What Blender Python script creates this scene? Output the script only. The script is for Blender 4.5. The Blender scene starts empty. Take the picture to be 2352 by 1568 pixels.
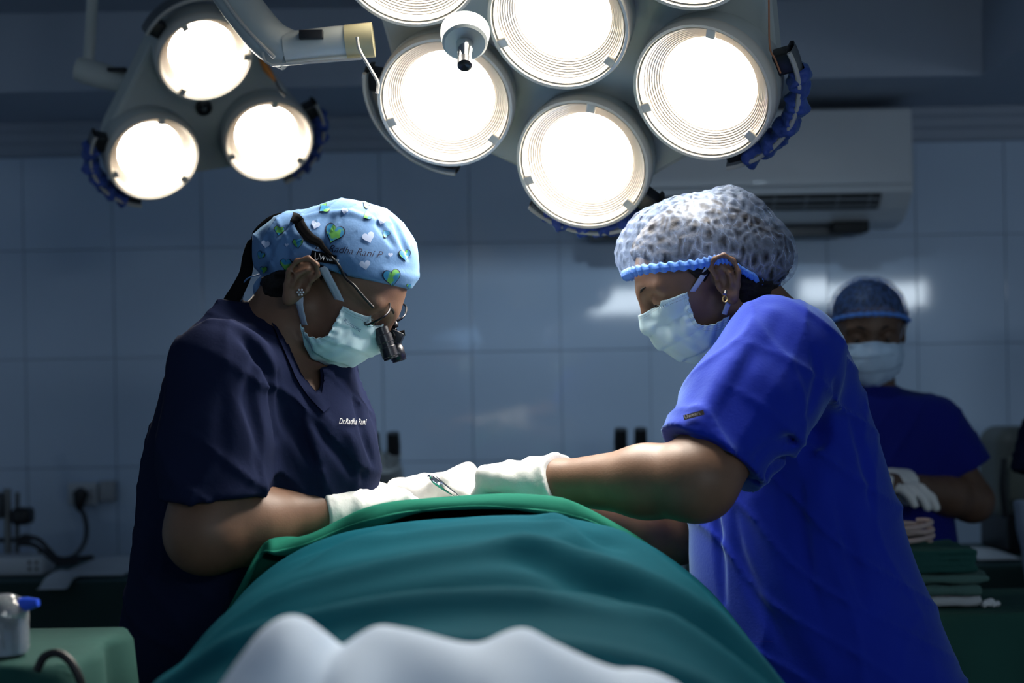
import bpy, bmesh, math, random
import numpy as np
from mathutils import Vector, Matrix
from mathutils.bvhtree import BVHTree
random.seed(7); np.random.seed(7)
S = bpy.context.scene
C = S.collection

# ------------------------------------------------------------------ camera, world, exposure
CAMZ, FPX, CX, CY, ROLL = 1.27, 3267.0, 1176.0, 880.0, math.radians(1.0)
cr, sr = math.cos(ROLL), math.sin(ROLL)
cd = bpy.data.cameras.new('camera'); cam = bpy.data.objects.new('camera', cd); C.objects.link(cam)
cd.sensor_width = 36.0; cd.lens = FPX / 2352 * 36; cd.shift_y = 96.0 / 2352
cd.clip_start = 0.05; cd.clip_end = 60
cam.matrix_world = Matrix(((cr, sr, 0, 0), (0, 0, -1, 0), (-sr, cr, 0, CAMZ), (0, 0, 0, 1)))
cd.dof.use_dof = True; cd.dof.focus_distance = 1.92; cd.dof.aperture_fstop = 3.2
S.camera = cam
S.view_settings.view_transform = 'Standard'
S.view_settings.look = 'None'
S.view_settings.gamma = 1.0
S.view_settings.use_curve_mapping = False
S.view_settings.exposure = 0.0
cy = S.cycles; cy.max_bounces = 6; cy.diffuse_bounces = 2; cy.glossy_bounces = 3; cy.transmission_bounces = 5; cy.transparent_max_bounces = 8
cy.caustics_reflective = False; cy.caustics_refractive = False; cy.sample_clamp_indirect = 4.0; cy.use_adaptive_sampling = True; cy.adaptive_threshold = 0.035
W = bpy.data.worlds.new('world'); S.world = W; W.use_nodes = True
AMBIENT = 0.15
W.node_tree.nodes['Background'].inputs[0].default_value = (0.50, 0.72, 1.0, 1)
W.node_tree.nodes['Background'].inputs[1].default_value = AMBIENT

def P(px, py, Y):
    dx, dy = (px - CX) / FPX, (CY - py) / FPX
    return np.array((Y * (dx * cr + dy * sr), Y, CAMZ + Y * (-dx * sr + dy * cr)))
def ray(px, py):
    d = P(px, py, 1.0) - np.array((0, 0, CAMZ)); return d
def toimg(p):
    X, Z = p[0] / p[1], (p[2] - CAMZ) / p[1]
    return (CX + FPX * (X * cr - Z * sr), CY - FPX * (X * sr + Z * cr))

# ------------------------------------------------------------------ materials
MATS = {}
def nd(nt, t, **kw):
    n = nt.nodes.new(t)
    for k, v in kw.items(): setattr(n, k, v)
    return n
def mat(name, col, rough=0.6, metal=0.0, spec=0.5, bump=0.0, bscale=60, var=0.0, vscale=8, sheen=0.0, emit=None, estr=0, alpha=1.0, trans=0.0, sss=0.0, bdist=0.002):
    if name in MATS: return MATS[name]
    m = bpy.data.materials.new(name); m.use_nodes = True; nt = m.node_tree
    b = nt.nodes['Principled BSDF']
    b.inputs['Base Color'].default_value = (*col, 1); b.inputs['Roughness'].default_value = rough
    b.inputs['Metallic'].default_value = metal; b.inputs['Specular IOR Level'].default_value = spec
    b.inputs['Alpha'].default_value = alpha
    b.inputs['Transmission Weight'].default_value = trans
    if sheen: b.inputs['Sheen Weight'].default_value = sheen; b.inputs['Sheen Roughness'].default_value = 0.45; b.inputs['Sheen Tint'].default_value = (.55, .88, 1.0, 1)
    if sss:
        b.inputs['Subsurface Weight'].default_value = sss; b.inputs['Subsurface Radius'].default_value = (0.008, 0.003, 0.0015); b.inputs['Subsurface Scale'].default_value = 1.0
    if emit: b.inputs['Emission Color'].default_value = (*emit, 1); b.inputs['Emission Strength'].default_value = estr
    tc = nd(nt, 'ShaderNodeTexCoord')
    if var:
        n = nd(nt, 'ShaderNodeTexNoise'); n.inputs['Scale'].default_value = vscale; n.inputs['Detail'].default_value = 5
        nt.links.new(tc.outputs['Object'], n.inputs['Vector'])
        mr = nd(nt, 'ShaderNodeMapRange'); mr.inputs['From Min'].default_value = 0.25; mr.inputs['From Max'].default_value = 0.75
        mr.inputs['To Min'].default_value = 1 - var; mr.inputs['To Max'].default_value = 1 + var
        nt.links.new(n.outputs['Fac'], mr.inputs['Value'])
        mx = nd(nt, 'ShaderNodeMix', data_type='RGBA', blend_type='MULTIPLY'); mx.inputs[0].default_value = 1
        mx.inputs[6].default_value = (*col, 1)
        cb = nd(nt, 'ShaderNodeCombineXYZ')
        for i in range(3): nt.links.new(mr.outputs[0], cb.inputs[i])
        nt.links.new(cb.outputs[0], mx.inputs[7]); nt.links.new(mx.outputs[2], b.inputs['Base Color'])
    if bump:
        n2 = nd(nt, 'ShaderNodeTexNoise'); n2.inputs['Scale'].default_value = bscale; n2.inputs['Detail'].default_value = 4
        nt.links.new(tc.outputs['Object'], n2.inputs['Vector'])
        bp = nd(nt, 'ShaderNodeBump'); bp.inputs['Strength'].default_value = bump; bp.inputs['Distance'].default_value = bdist
        nt.links.new(n2.outputs['Fac'], bp.inputs['Height']); nt.links.new(bp.outputs[0], b.inputs['Normal'])
    MATS[name] = m; return m

# ------------------------------------------------------------------ object helpers
def link_mesh(name, V, F, m, parent=None, smooth=True):
    V = np.asarray(V, dtype=np.float32).reshape(-1, 3)
    me = bpy.data.meshes.new(name)
    if isinstance(F, np.ndarray):
        nf, k = F.shape
        me.vertices.add(len(V)); me.vertices.foreach_set('co', V.ravel())
        me.loops.add(nf * k); me.loops.foreach_set('vertex_index', F.astype(np.int32).ravel())
        me.polygons.add(nf); me.polygons.foreach_set('loop_start', np.arange(0, nf * k, k, dtype=np.int32))
        me.update(calc_edges=True); me.validate()
    else:
        me.from_pydata([tuple(v) for v in V], [], [tuple(f) for f in F]); me.update()
    me.polygons.foreach_set('use_smooth', np.full(len(me.polygons), smooth))
    me.materials.append(m)
    o = bpy.data.objects.new(name, me); C.objects.link(o)
    if parent is not None:
        o.parent = parent; o.matrix_parent_inverse = parent_inv(parent)
    return o
def parent_inv(p):
    M = Matrix.Identity(4); q = p
    M = Matrix.Translation(p.location) @ p.rotation_euler.to_matrix().to_4x4()
    if p.parent: M = wm(p.parent) @ p.matrix_parent_inverse @ M
    return M.inverted()
def wm(p):
    M = Matrix.Translation(p.location) @ p.rotation_euler.to_matrix().to_4x4()
    if p.parent: M = wm(p.parent) @ p.matrix_parent_inverse @ M
    return M
def tag(o, label, cat, group=None):
    o['label'] = label; o['category'] = cat
    if group: o['group'] = group
    return o
def thing(name, loc, label, cat, group=None):
    o = bpy.data.objects.new(name, None); C.objects.link(o); o.location = tuple(loc); o.empty_display_size = 0.05
    return tag(o, label, cat, group)
def struct(o): o['kind'] = 'structure'; return o
class MB:
    """collects simple solids into one mesh"""
    def __init__(s): s.V = []; s.F = []
    def add(s, V, F):
        n = len(s.V); s.V += [tuple(v) for v in V]; s.F += [tuple(i + n for i in f) for f in F]; return s
    def box(s, lo, hi, bev=0.0, M=None):
        bm = bmesh.new(); bmesh.ops.create_cube(bm, size=1)
        lo = np.array(lo, float); hi = np.array(hi, float)
        for v in bm.verts:
            v.co = Vector([(lo[i] + hi[i]) / 2 + v.co[i] * (hi[i] - lo[i]) for i in range(3)])
        if bev: bmesh.ops.bevel(bm, geom=list(bm.edges), offset=bev, segments=3, profile=0.5, affect='EDGES')
        V = [(M @ v.co) if M else v.co.copy() for v in bm.verts]
        bm.verts.index_update()
        s.add(V, [[v.index for v in f.verts] for f in bm.faces]); bm.free(); return s
    def tube(s, pts, r, n=12, cap=True):
        pts = [Vector(p) for p in pts]; m = len(pts)
        rs = r if hasattr(r, '__len__') else [r] * m
        V = []; F = []; up = None
        for i in range(m):
            t = (pts[min(i + 1, m - 1)] - pts[max(i - 1, 0)]).normalized()
            if up is None: up = t.orthogonal().normalized()
            up = (up - t * up.dot(t)).normalized(); sd = t.cross(up)
            for j in range(n):
                a = 2 * math.pi * j / n; V.append(pts[i] + (up * math.cos(a) + sd * math.sin(a)) * rs[i])
        for i in range(m - 1):
            for j in range(n): F.append((i * n + j, i * n + (j + 1) % n, (i + 1) * n + (j + 1) % n, (i + 1) * n + j))
        if cap: F.append(tuple(range(n - 1, -1, -1))); F.append(tuple((m - 1) * n + j for j in range(n)))
        return s.add(V, F)
    def lathe(s, prof, o, ax, n=32, close=False):
        """prof: (radius, height) list, revolved about axis ax through o"""
        o = Vector(o); ax = Vector(ax).normalized(); u = ax.orthogonal().normalized(); w = ax.cross(u)
        V = []; F = []; m = len(prof)
        for r, h in prof:
            for j in range(n):
                a = 2 * math.pi * j / n; V.append(o + ax * h + (u * math.cos(a) + w * math.sin(a)) * max(r, 1e-5))
        for i in range(m - 1):
            for j in range(n): F.append((i * n + j, i * n + (j + 1) % n, (i + 1) * n + (j + 1) % n, (i + 1) * n + j))
        return s.add(V, F)
    def sphere(s, c, r, n=10, M=None):
        rr = r if hasattr(r, '__len__') else (r, r, r)
        V = []; F = []
        for i in range(n + 1):
            th = math.pi * i / n
            for j in range(2 * n):
                a = math.pi * j / n
                v = Vector((rr[0] * math.sin(th) * math.cos(a), rr[1] * math.sin(th) * math.sin(a), rr[2] * math.cos(th)))
                V.append((M @ v if M else v) + Vector(c))
        for i in range(n):
            for j in range(2 * n): F.append((i * 2 * n + j, (i + 1) * 2 * n + j, (i + 1) * 2 * n + (j + 1) % (2 * n), i * 2 * n + (j + 1) % (2 * n)))
        return s.add(V, F)
    def prism(s, poly, axis_vec):
        """poly list of 3D points (planar), extruded by axis_vec"""
        n = len(poly); a = Vector(axis_vec); V = [Vector(p) for p in poly]; V += [v + a for v in V]
        F = [tuple(range(n - 1, -1, -1)), tuple(range(n, 2 * n))] + [(i, (i + 1) % n, n + (i + 1) % n, n + i) for i in range(n)]
        return s.add(V, F)
    def build(s, name, m, parent=None, smooth=True, auto=True):
        o = link_mesh(name, np.array([tuple(v) for v in s.V]), s.F, m, parent, smooth)
        bm = bmesh.new(); bm.from_mesh(o.data); bmesh.ops.recalc_face_normals(bm, faces=bm.faces)
        if smooth and auto:
            for e in bm.edges:
                if len(e.link_faces) == 2 and e.calc_face_angle(0) > 0.7: e.smooth = False
        bm.to_mesh(o.data); bm.free(); return o
def spline(pts, n):
    """Catmull-Rom through pts -> n samples"""
    p = np.array(pts, float); m = len(p)
    t = np.linspace(0, m - 1, n); i = np.clip(t.astype(int), 0, m - 2); f = (t - i)[:, None]
    g = lambda k: p[np.clip(k, 0, m - 1)]
    p0, p1, p2, p3 = g(i - 1), g(i), g(i + 1), g(i + 2)
    p0 = np.where((i == 0)[:, None], 2 * p1 - p2, p0); p3 = np.where((i == m - 2)[:, None], 2 * p2 - p1, p3)
    return 0.5 * (2 * p1 + (p2 - p0) * f + (2 * p0 - 5 * p1 + 4 * p2 - p3) * f**2 + (3 * p1 - p0 - 3 * p2 + p3) * f**3)
def grid_mesh(name, G, m, parent=None, thick=0.0, uv=False):
    """G (nu,nv,3) surface; with thick a second skin closes it"""
    nu, nv = G.shape[:2]
    I = np.arange(nu * nv).reshape(nu, nv)
    F = np.stack([I[:-1, :-1], I[1:, :-1], I[1:, 1:], I[:-1, 1:]], -1).reshape(-1, 4)
    V = G.reshape(-1, 3)
    if thick:
        du = np.gradient(G, axis=0); dv = np.gradient(G, axis=1); N = np.cross(du, dv)
        N /= (np.linalg.norm(N, axis=-1, keepdims=True) + 1e-9)
        V = np.concatenate([V, (G - N * thick).reshape(-1, 3)]); k = nu * nv
        F2 = F[:, ::-1] + k
        rim = np.concatenate([I[:, 0], I[-1, 1:], I[::-1, -1][1:], I[0, ::-1][1:]])
        a, b = rim[:-1], rim[1:]
        F = np.concatenate([F, F2, np.stack([b, a, a + k, b + k], -1)])
    o = link_mesh(name, V, F, m, parent)
    if uv:
        U = np.stack(np.meshgrid(np.linspace(0, 1, nu), np.linspace(0, 1, nv), indexing='ij'), -1).reshape(-1, 2)
        if thick: U = np.concatenate([U, U])
        l = o.data.uv_layers.new(name='uv'); li = np.empty(len(o.data.loops), np.int32); o.data.loops.foreach_get('vertex_index', li)
        l.data.foreach_set('uv', U[li].astype(np.float32).ravel())
    return o
def ribbon(name, pts, wid, m, parent, side, n=40, thick=0.0012):
    """flat strip along pts; width vector direction 'side' (one vector or list)"""
    p = spline(pts, n); t = np.gradient(p, axis=0); t /= np.linalg.norm(t, axis=1, keepdims=True)
    sd = np.array(side, float); sd = np.broadcast_to(sd, p.shape) if sd.ndim == 1 else spline(sd, n)
    sd = sd - t * (sd * t).sum(1, keepdims=True); sd /= np.linalg.norm(sd, axis=1, keepdims=True)
    w = np.interp(np.linspace(0, 1, n), np.linspace(0, 1, len(wid)), wid)[:, None] if hasattr(wid, '__len__') else wid
    G = np.stack([p - sd * w / 2, p - sd * w / 6 , p + sd * w / 6, p + sd * w / 2], 1)
    return grid_mesh(name, G, m, parent, thick)

# ------------------------------------------------------------------ signed-distance sculpting
class SDF:
    def __init__(s): s.ops = []
    def op(s, kind, f, lo, hi, k): s.ops.append((kind, f, np.array(lo), np.array(hi), k)); return s
    def cone(s, a, b, ra, rb, kind='U', k=0.01):
        a = np.asarray(a, np.float32); b = np.asarray(b, np.float32); ba = b - a; L2 = max(float(ba @ ba), 1e-9)
        def f(p):
            pa = p - a; t = np.clip(pa @ ba / L2, 0, 1); d = pa - t[:, None] * ba
            return np.sqrt((d * d).sum(1)) - (ra + (rb - ra) * t)
        r = max(ra, rb); return s.op(kind, f, np.minimum(a, b) - r, np.maximum(a, b) + r, k)
    def chain(s, pts, rs, kind='U', k=0.01):
        for i in range(len(pts) - 1): s.cone(pts[i], pts[i + 1], rs[i], rs[i + 1], kind, k)
        return s
    def ell(s, c, r, R=None, kind='U', k=0.01):
        c = np.asarray(c, np.float32); r = np.asarray(r, np.float32); R = np.eye(3, dtype=np.float32) if R is None else np.asarray(R, np.float32)
        def f(p):
            q = (p - c) @ R; k0 = np.sqrt(((q / r)**2).sum(1)); k1 = np.sqrt(((q / (r * r))**2).sum(1)) + 1e-9
            return k0 * (k0 - 1) / k1
        e = np.abs(R) @ r; return s.op(kind, f, c - e, c + e, k)
    def rbox(s, c, h, rad, R=None, kind='U', k=0.01):
        c = np.asarray(c, np.float32); h = np.asarray(h, np.float32); R = np.eye(3, dtype=np.float32) if R is None else np.asarray(R, np.float32)
        def f(p):
            q = np.abs((p - c) @ R) - (h - rad)
            return np.sqrt((np.maximum(q, 0)**2).sum(1)) + np.minimum(q.max(1), 0) - rad
        e = np.abs(R) @ h; return s.op(kind, f, c - e, c + e, k)
    def loft(s, z, cx, cy, rx, ry, yaw=0.0, off=0.0, kind='U', k=0.01):
        o = np.argsort(z); z, cx, cy, rx, ry = [np.asarray(a, float)[o] for a in (z, cx, cy, rx, ry)]
        zz = np.linspace(z[0], z[-1], 120)
        def sm(a):
            return np.convolve(np.pad(np.interp(zz, z, a), 4, mode='edge'), np.ones(9) / 9, 'valid')
        cx, cy, rx, ry = sm(cx), sm(cy), sm(rx) + off, sm(ry) + off
        rx = np.maximum(rx, .004); ry = np.maximum(ry, .004)
        c_, s_ = math.cos(yaw), math.sin(yaw)
        def f(p):
            h = p[:, 2]; dx = p[:, 0] - np.interp(h, zz, cx); dy = p[:, 1] - np.interp(h, zz, cy)
            u = dx * c_ + dy * s_; v = -dx * s_ + dy * c_; a = np.interp(h, zz, rx); b = np.interp(h, zz, ry)
            d = (np.sqrt((u / a)**2 + (v / b)**2) - 1) * np.minimum(a, b)
            return np.maximum(d, np.maximum(zz[0] - h, h - zz[-1] - off * .5)).astype(np.float32)
        R = max(rx.max(), ry.max())
        return s.op(kind, f, (cx.min() - R, cy.min() - R, zz[0]), (cx.max() + R, cy.max() + R, zz[-1] + max(off, 0)), k)
    def plane(s, o, n, kind='I', k=0.004):
        o = np.asarray(o, np.float32); n = np.asarray(n, np.float32); n = n / np.linalg.norm(n)
        return s.op(kind, lambda p: (p - o) @ n, (-9, -9, -9), (9, 9, 9), k)
    def prism(s, poly, o, ex, ez, kind='S', k=0.003):
        """2-D polygon in plane (o, ex, ez), infinite along the normal"""
        o = np.asarray(o, np.float32); ex = np.asarray(ex, np.float32); ez = np.asarray(ez, np.float32); q = np.asarray(poly, np.float32)
        def f(p):
            P2 = np.stack([(p - o) @ ex, (p - o) @ ez], 1); d = np.full(len(p), 1e9, np.float32); sg = np.ones(len(p), np.float32)
            n = len(q); j = n - 1
            for i in range(n):
                e = q[j] - q[i]; w = P2 - q[i]; b = w - e * np.clip(w @ e / (e @ e), 0, 1)[:, None]
                d = np.minimum(d, (b * b).sum(1))
                c1 = P2[:, 1] >= q[i][1]; c2 = P2[:, 1] < q[j][1]; c3 = e[0] * w[:, 1] > e[1] * w[:, 0]
                sg = np.where((c1 & c2 & c3) | (~c1 & ~c2 & ~c3), -sg, sg); j = i
            return sg * np.sqrt(d)
        return s.op(kind, f, (-9, -9, -9), (9, 9, 9), k)
    def sub(s, o, k=.02):
        U = [q for q in o.ops if q[0] == 'U']; return s.op('U', o.ev, np.min([q[2] for q in U], 0), np.max([q[3] for q in U], 0), k)
    def disp(s, f): s.ops.append(('D', f, np.array((-9, -9, -9)), np.array((9, 9, 9)), 0)); return s
    def ev(s, p, lo=None, hi=None, marg=0.0):
        p = p.astype(np.float32); d = np.full(len(p), 1.0, np.float32)
        for kind, f, l, h, k in s.ops:
            if lo is not None:
                gap = np.maximum(np.maximum(l - hi, lo - h), 0)
                if gap @ gap > (marg + k)**2: continue
            if kind == 'D':
                d = d + f(p); continue
            b = f(p)
            if kind == 'U':
                t = np.maximum(k - np.abs(d - b), 0) / k; d = np.minimum(d, b) - t * t * k * .25
            elif kind == 'S':
                b = -b; t = np.maximum(k - np.abs(d - b), 0) / k; d = np.maximum(d, b) + t * t * k * .25
            else:
                t = np.maximum(k - np.abs(d - b), 0) / k; d = np.maximum(d, b) + t * t * k * .25
        return d
    def hit(s, px, py, y0=1.3, y1=2.6):
        Y = np.linspace(y0, y1, 700); p = np.stack([P(px, py, y) for y in Y]); d = s.ev(p)
        i = np.nonzero(d < 0)[0]; return p[i[0]] if len(i) else None
    def crease(s, pix, r, depth, kind='S', k=0.02, y0=1.3):
        """groove (S) or ridge (U) along a line of pixels laid on the present surface"""
        q = [s.hit(a, b, y0) for a, b in pix]; q = [x for x in q if x is not None]
        if len(q) < 2: return s
        q = spline(q, max(3, 3 * len(q))); e = q.copy(); e[:, 1] += (-1 if kind == 'S' else 1) * (r - depth)
        m = len(e); rr = [r * (0.25 + 0.75 * math.sin(math.pi * (i + .6) / (m + .2))) for i in range(m)]
        a = np.array(e, np.float32); rr = np.array(rr, np.float32)
        def f(p):
            best = None
            for i in range(m - 1):
                ba = a[i + 1] - a[i]; pa = p - a[i]; t = np.clip(pa @ ba / max(float(ba @ ba), 1e-9), 0, 1); d = pa - t[:, None] * ba
                v = np.sqrt((d * d).sum(1)) - (rr[i] + (rr[i + 1] - rr[i]) * t)
                best = v if best is None else np.minimum(best, v)
            return best
        return s.op(kind, f, a.min(0) - r, a.max(0) + r, k)
    def mesh(s, h, name, m, parent, lo=None, hi=None, B=12):
        U = [o for o in s.ops if o[0] == 'U']
        if lo is None: lo = np.min([o[2] for o in U], 0) - .02
        if hi is None: hi = np.max([o[3] for o in U], 0) + .02
        lo = np.array(lo, float); hi = np.array(hi, float)
        nb = np.ceil((hi - lo) / (h * B)).astype(int); n = nb * B
        val = np.ones(n, np.float32)
        g = [lo[i] + h * B * (np.arange(nb[i]) + .5) for i in range(3)]
        cc = np.stack(np.meshgrid(*g, indexing='ij'), -1).reshape(-1, 3)
        dc = s.ev(cc); hd = h * B * .5 * 1.75
        base = np.stack(np.meshgrid(*[np.arange(B)] * 3, indexing='ij'), -1).reshape(-1, 3) * h
        bi = np.stack(np.unravel_index(np.arange(len(cc)), nb), -1)
        for q in np.nonzero(dc < -hd * 1.6)[0]:
            i, j, k = bi[q] * B; val[i:i + B, j:j + B, k:k + B] = -1
        for q in np.nonzero(np.abs(dc) <= hd * 1.6)[0]:
            i, j, k = bi[q] * B; l = lo + bi[q] * B * h
            val[i:i + B, j:j + B, k:k + B] = s.ev(base + l, l, l + h * B, h * B * 1.2).reshape(B, B, B)
        V, F = surfnet(val, lo, h)
        return link_mesh(name, V, F, m, parent)
def surfnet(v, lo, h):
    v[0] = v[-1] = 1; v[:, 0] = v[:, -1] = 1; v[:, :, 0] = v[:, :, -1] = 1
    I = v < 0
    sl = lambda a, d: a[d[0]:a.shape[0] - 1 + d[0], d[1]:a.shape[1] - 1 + d[1], d[2]:a.shape[2] - 1 + d[2]]
    cs = [(x, y, z) for x in (0, 1) for y in (0, 1) for z in (0, 1)]
    cnt = np.zeros(tuple(np.array(v.shape) - 1), np.uint8)
    for c in cs: cnt += sl(I, c)
    act = (cnt > 0) & (cnt < 8); idx = np.argwhere(act)
    idg = np.full(act.shape, -1, np.int32); idg[act] = np.arange(len(idx))
    cv = np.stack([v[idx[:, 0] + c[0], idx[:, 1] + c[1], idx[:, 2] + c[2]] for c in cs], 1)
    pos = np.zeros((len(idx), 3)); num = np.zeros(len(idx))
    for a in range(8):
        for ax, st in ((0, 4), (1, 2), (2, 1)):
            if cs[a][ax]: continue
            b = a + st; va, vb = cv[:, a], cv[:, b]; mk = (va < 0) != (vb < 0)
            t = np.where(mk, va / np.where(mk, va - vb, 1), 0)
            q = np.array(cs[a], float)[None].repeat(len(idx), 0); q[:, ax] += t
            pos += q * mk[:, None]; num += mk
    V = lo + h * (idx + pos / num[:, None]); Fs = []
    for ax in range(3):
        b_, c_ = (ax + 1) % 3, (ax + 2) % 3
        s0 = [slice(1, -1)] * 3; s0[ax] = slice(0, -1); s1 = [slice(1, -1)] * 3; s1[ax] = slice(1, None)
        A, Bq = I[tuple(s0)], I[tuple(s1)]; e = np.argwhere(A != Bq)
        if not len(e): continue
        ins = A[e[:, 0], e[:, 1], e[:, 2]]; off = np.zeros(3, int); off[b_] = 1; off[c_] = 1
        p = e + off
        def cell(db, dc):
            q = p.copy(); q[:, b_] -= db; q[:, c_] -= dc; return idg[q[:, 0], q[:, 1], q[:, 2]]
        Q = np.stack([cell(1, 1), cell(0, 1), cell(0, 0), cell(1, 0)], 1)
        Q[~ins] = Q[~ins][:, ::-1]; Fs.append(Q)
    return V, np.concatenate(Fs)
def waves(seed, scale, amp, stretch=(1, 1, 1), n=6):
    r = np.random.RandomState(seed); K = r.normal(size=(n, 3)) * scale * np.array(stretch); ph = r.uniform(0, 6.28, n)
    Q = r.normal(size=(n, 3)) * scale * .45; K = K.astype(np.float32); Q = Q.astype(np.float32)
    def f(p):
        d = np.zeros(len(p), np.float32)
        for i in range(n): d += np.sin(p @ K[i] + ph[i] + 1.5 * np.sin(p @ Q[i] + ph[-1 - i]))
        return d * (amp / n**.5)
    return f
def folds(seed, dirs, scale, amp, p=5):
    """narrow cloth folds: ridges across each given direction, broken up by slow noise"""
    r = np.random.RandomState(seed); dirs = [np.array(d, np.float32) / np.linalg.norm(d) for d in dirs]
    W = [waves(seed + 10 + i, 9, 1.0) for i in range(len(dirs))]; Mk = [waves(seed + 40 + i, 7, 1.0) for i in range(len(dirs))]; ph = r.uniform(0, 6, len(dirs))
    def f(q):
        d = np.zeros(len(q), np.float32)
        for i, k in enumerate(dirs):
            a = np.abs(np.sin(q @ k * scale * (1 + .25 * i) + ph[i] + 1.1 * W[i](q))); d -= (1 - a)**p * np.clip(.5 + .7 * Mk[i](q), 0, 1)
        return d * amp
    return f
def bvh_of(o):
    me = o.data; V = np.empty(len(me.vertices) * 3, np.float32); me.vertices.foreach_get('co', V); M = wm(o.parent) @ o.matrix_parent_inverse if o.parent else Matrix.Identity(4)
    return BVHTree.FromPolygons([M @ Vector(v) for v in V.reshape(-1, 3)], [tuple(p.vertices) for p in me.polygons])
def decal(name, pts, faces, bvhs, m, parent, lift=0.0009, one=False):
    """flat print laid on a surface: 2-D points carried along the line of sight onto it"""
    V = []; ok = []
    for (x, y) in pts:
        d = Vector(ray(x, y)).normalized(); h = None
        for b in bvhs:
            q = b.ray_cast(Vector((0, 0, CAMZ)), d)
            if q[0] is not None and (h is None or q[3] < h[3]): h = q
        if h is None: V.append(Vector(P(x, y, 2))); ok.append(False)
        else: V.append(h[0] + (h[1] if h[1].dot(d) < 0 else -h[1]) * lift - d * lift); ok.append(True)
    F = [f for f in faces if all(ok[i] for i in f)]
    F = [f for f in F if max((V[a] - V[b]).length for a in f for b in f) < .03] if one else F
    if one and F:                                         # keep the one connected patch
        par = list(range(len(V)))
        def fd(i):
            while par[i] != i: i = par[i]
            return i
        for f in F:
            for i in f[1:]: par[fd(i)] = fd(f[0])
        cnt = {}
        for f in F: cnt[fd(f[0])] = cnt.get(fd(f[0]), 0) + 1
        bst = max(cnt, key=cnt.get); F = [f for f in F if fd(f[0]) == bst]
    if not F: return None
    us = sorted({i for f in F for i in f}); rm = {o: i for i, o in enumerate(us)}
    return link_mesh(name, np.array([tuple(V[i]) for i in us]), [tuple(rm[i] for i in f) for f in F], m, parent, True)
def text_pts(body, size, x, y, ang=0.0, shear=0.0, sx=1.0):
    cu = bpy.data.curves.new('lettering', 'FONT'); cu.body = body; cu.size = size; cu.shear = shear; cu.resolution_u = 3
    o = bpy.data.objects.new('lettering', cu); C.objects.link(o); bpy.context.view_layer.update()
    dg = bpy.context.evaluated_depsgraph_get(); me = o.evaluated_get(dg).to_mesh()
    a = math.radians(ang); ca, sa = math.cos(a), math.sin(a)
    pts = [(x + v.co.x * sx * ca + v.co.y * sa, y + v.co.x * sx * sa - v.co.y * ca) for v in me.vertices]
    fs = [tuple(p.vertices) for p in me.polygons]
    bpy.data.objects.remove(o); bpy.data.curves.remove(cu)
    return pts, fs
# ------------------------------------------------------------------ the room
WALLY = 4.10; WASH = 37.0
m_tile = mat('glazed_tile', (0.62, 0.76, 0.95), 0.055, spec=0.5, var=0.05, vscale=2, bump=0.012, bscale=5, bdist=0.004)
m_grout = mat('grout', (0.46, 0.56, 0.70), 0.9)
m_paint = mat('ceiling_paint', (0.42, 0.48, 0.58), 0.8, var=0.04, vscale=3)
m_floor = mat('floor_vinyl', (0.22, 0.26, 0.28), 0.4, var=0.1, vscale=4)
b = MB().box((-2.4, WALLY + .006, 0), (2.4, WALLY + .15, 2.9)); wall_back = struct(b.build('wall_back', m_grout, smooth=False))
TW, TH, x0, z0 = 0.2572, 0.3140, P(2108, 790, WALLY)[0], P(2108, 790, WALLY)[2]
proto = {}
for i in range(-15, 6):
    for j in range(-5, 3):
        xa, xb = x0 + i * TW, x0 + (i + 1) * TW; za, zb = z0 + j * TH, z0 + (j + 1) * TH
        za = max(za, 0.0); zb = min(zb, 1.985)
        if xb > 2.4 or xa < -2.4 or zb - za < .05: continue
        key = round(zb - za, 3)
        if key not in proto:
            t = MB().box((-(TW - .002) / 2, -.0025, -(zb - za - .002) / 2), ((TW - .002) / 2, .0025, (zb - za - .002) / 2), .0008)
            proto[key] = t.build('tile', m_tile, wall_back, smooth=False); o = proto[key]
        else:
            o = proto[key].copy(); C.objects.link(o)
        o.location = ((xa + xb) / 2, WALLY + .002, (za + zb) / 2)
        o.rotation_euler = (random.gauss(0, .0035), 0, random.gauss(0, .0035))
b = MB().box((-2.6, -1.5, -.1), (2.6, 4.3, 0)); struct(b.build('floor', m_floor, smooth=False))
for sx, nm in ((-1, 'wall_left'), (1, 'wall_right')):
    b = MB().box((min(sx * 2.4, sx * 2.55), 3.3, 0), (max(sx * 2.4, sx * 2.55), 4.25, 2.9)); struct(b.build(nm, m_tile, smooth=False))
zs = 2.035
b = MB().box((-2.4, -1.5, 2.78), (2.4, 4.2, 2.9)); struct(b.build('ceiling', m_paint, smooth=False))
b = MB().box((-2.39, 3.63, zs), (2.39, WALLY - .001, 2.6)); struct(b.build('trim_1', m_paint, smooth=False))
b = MB().box((1.215, .6, zs), (2.39, 3.629, 2.6)); struct(b.build('trim_2', m_paint, smooth=False))
b = MB().box((-2.39, 3.25, 2.235), (1.214, 3.629, 2.6)); struct(b.build('trim_3', m_paint, smooth=False))
prof = [(0, 0), (.05, 0), (.05, -.022), (.038, -.03), (.034, -.052), (.022, -.06), (.018, -.085), (.006, -.092), (0, -.092)]
b = MB().prism([(-2.38, WALLY - .002 - a, zs + c) for a, c in prof], (4.76, 0, 0)); struct(b.build('trim_4', m_paint, smooth=False))

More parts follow.
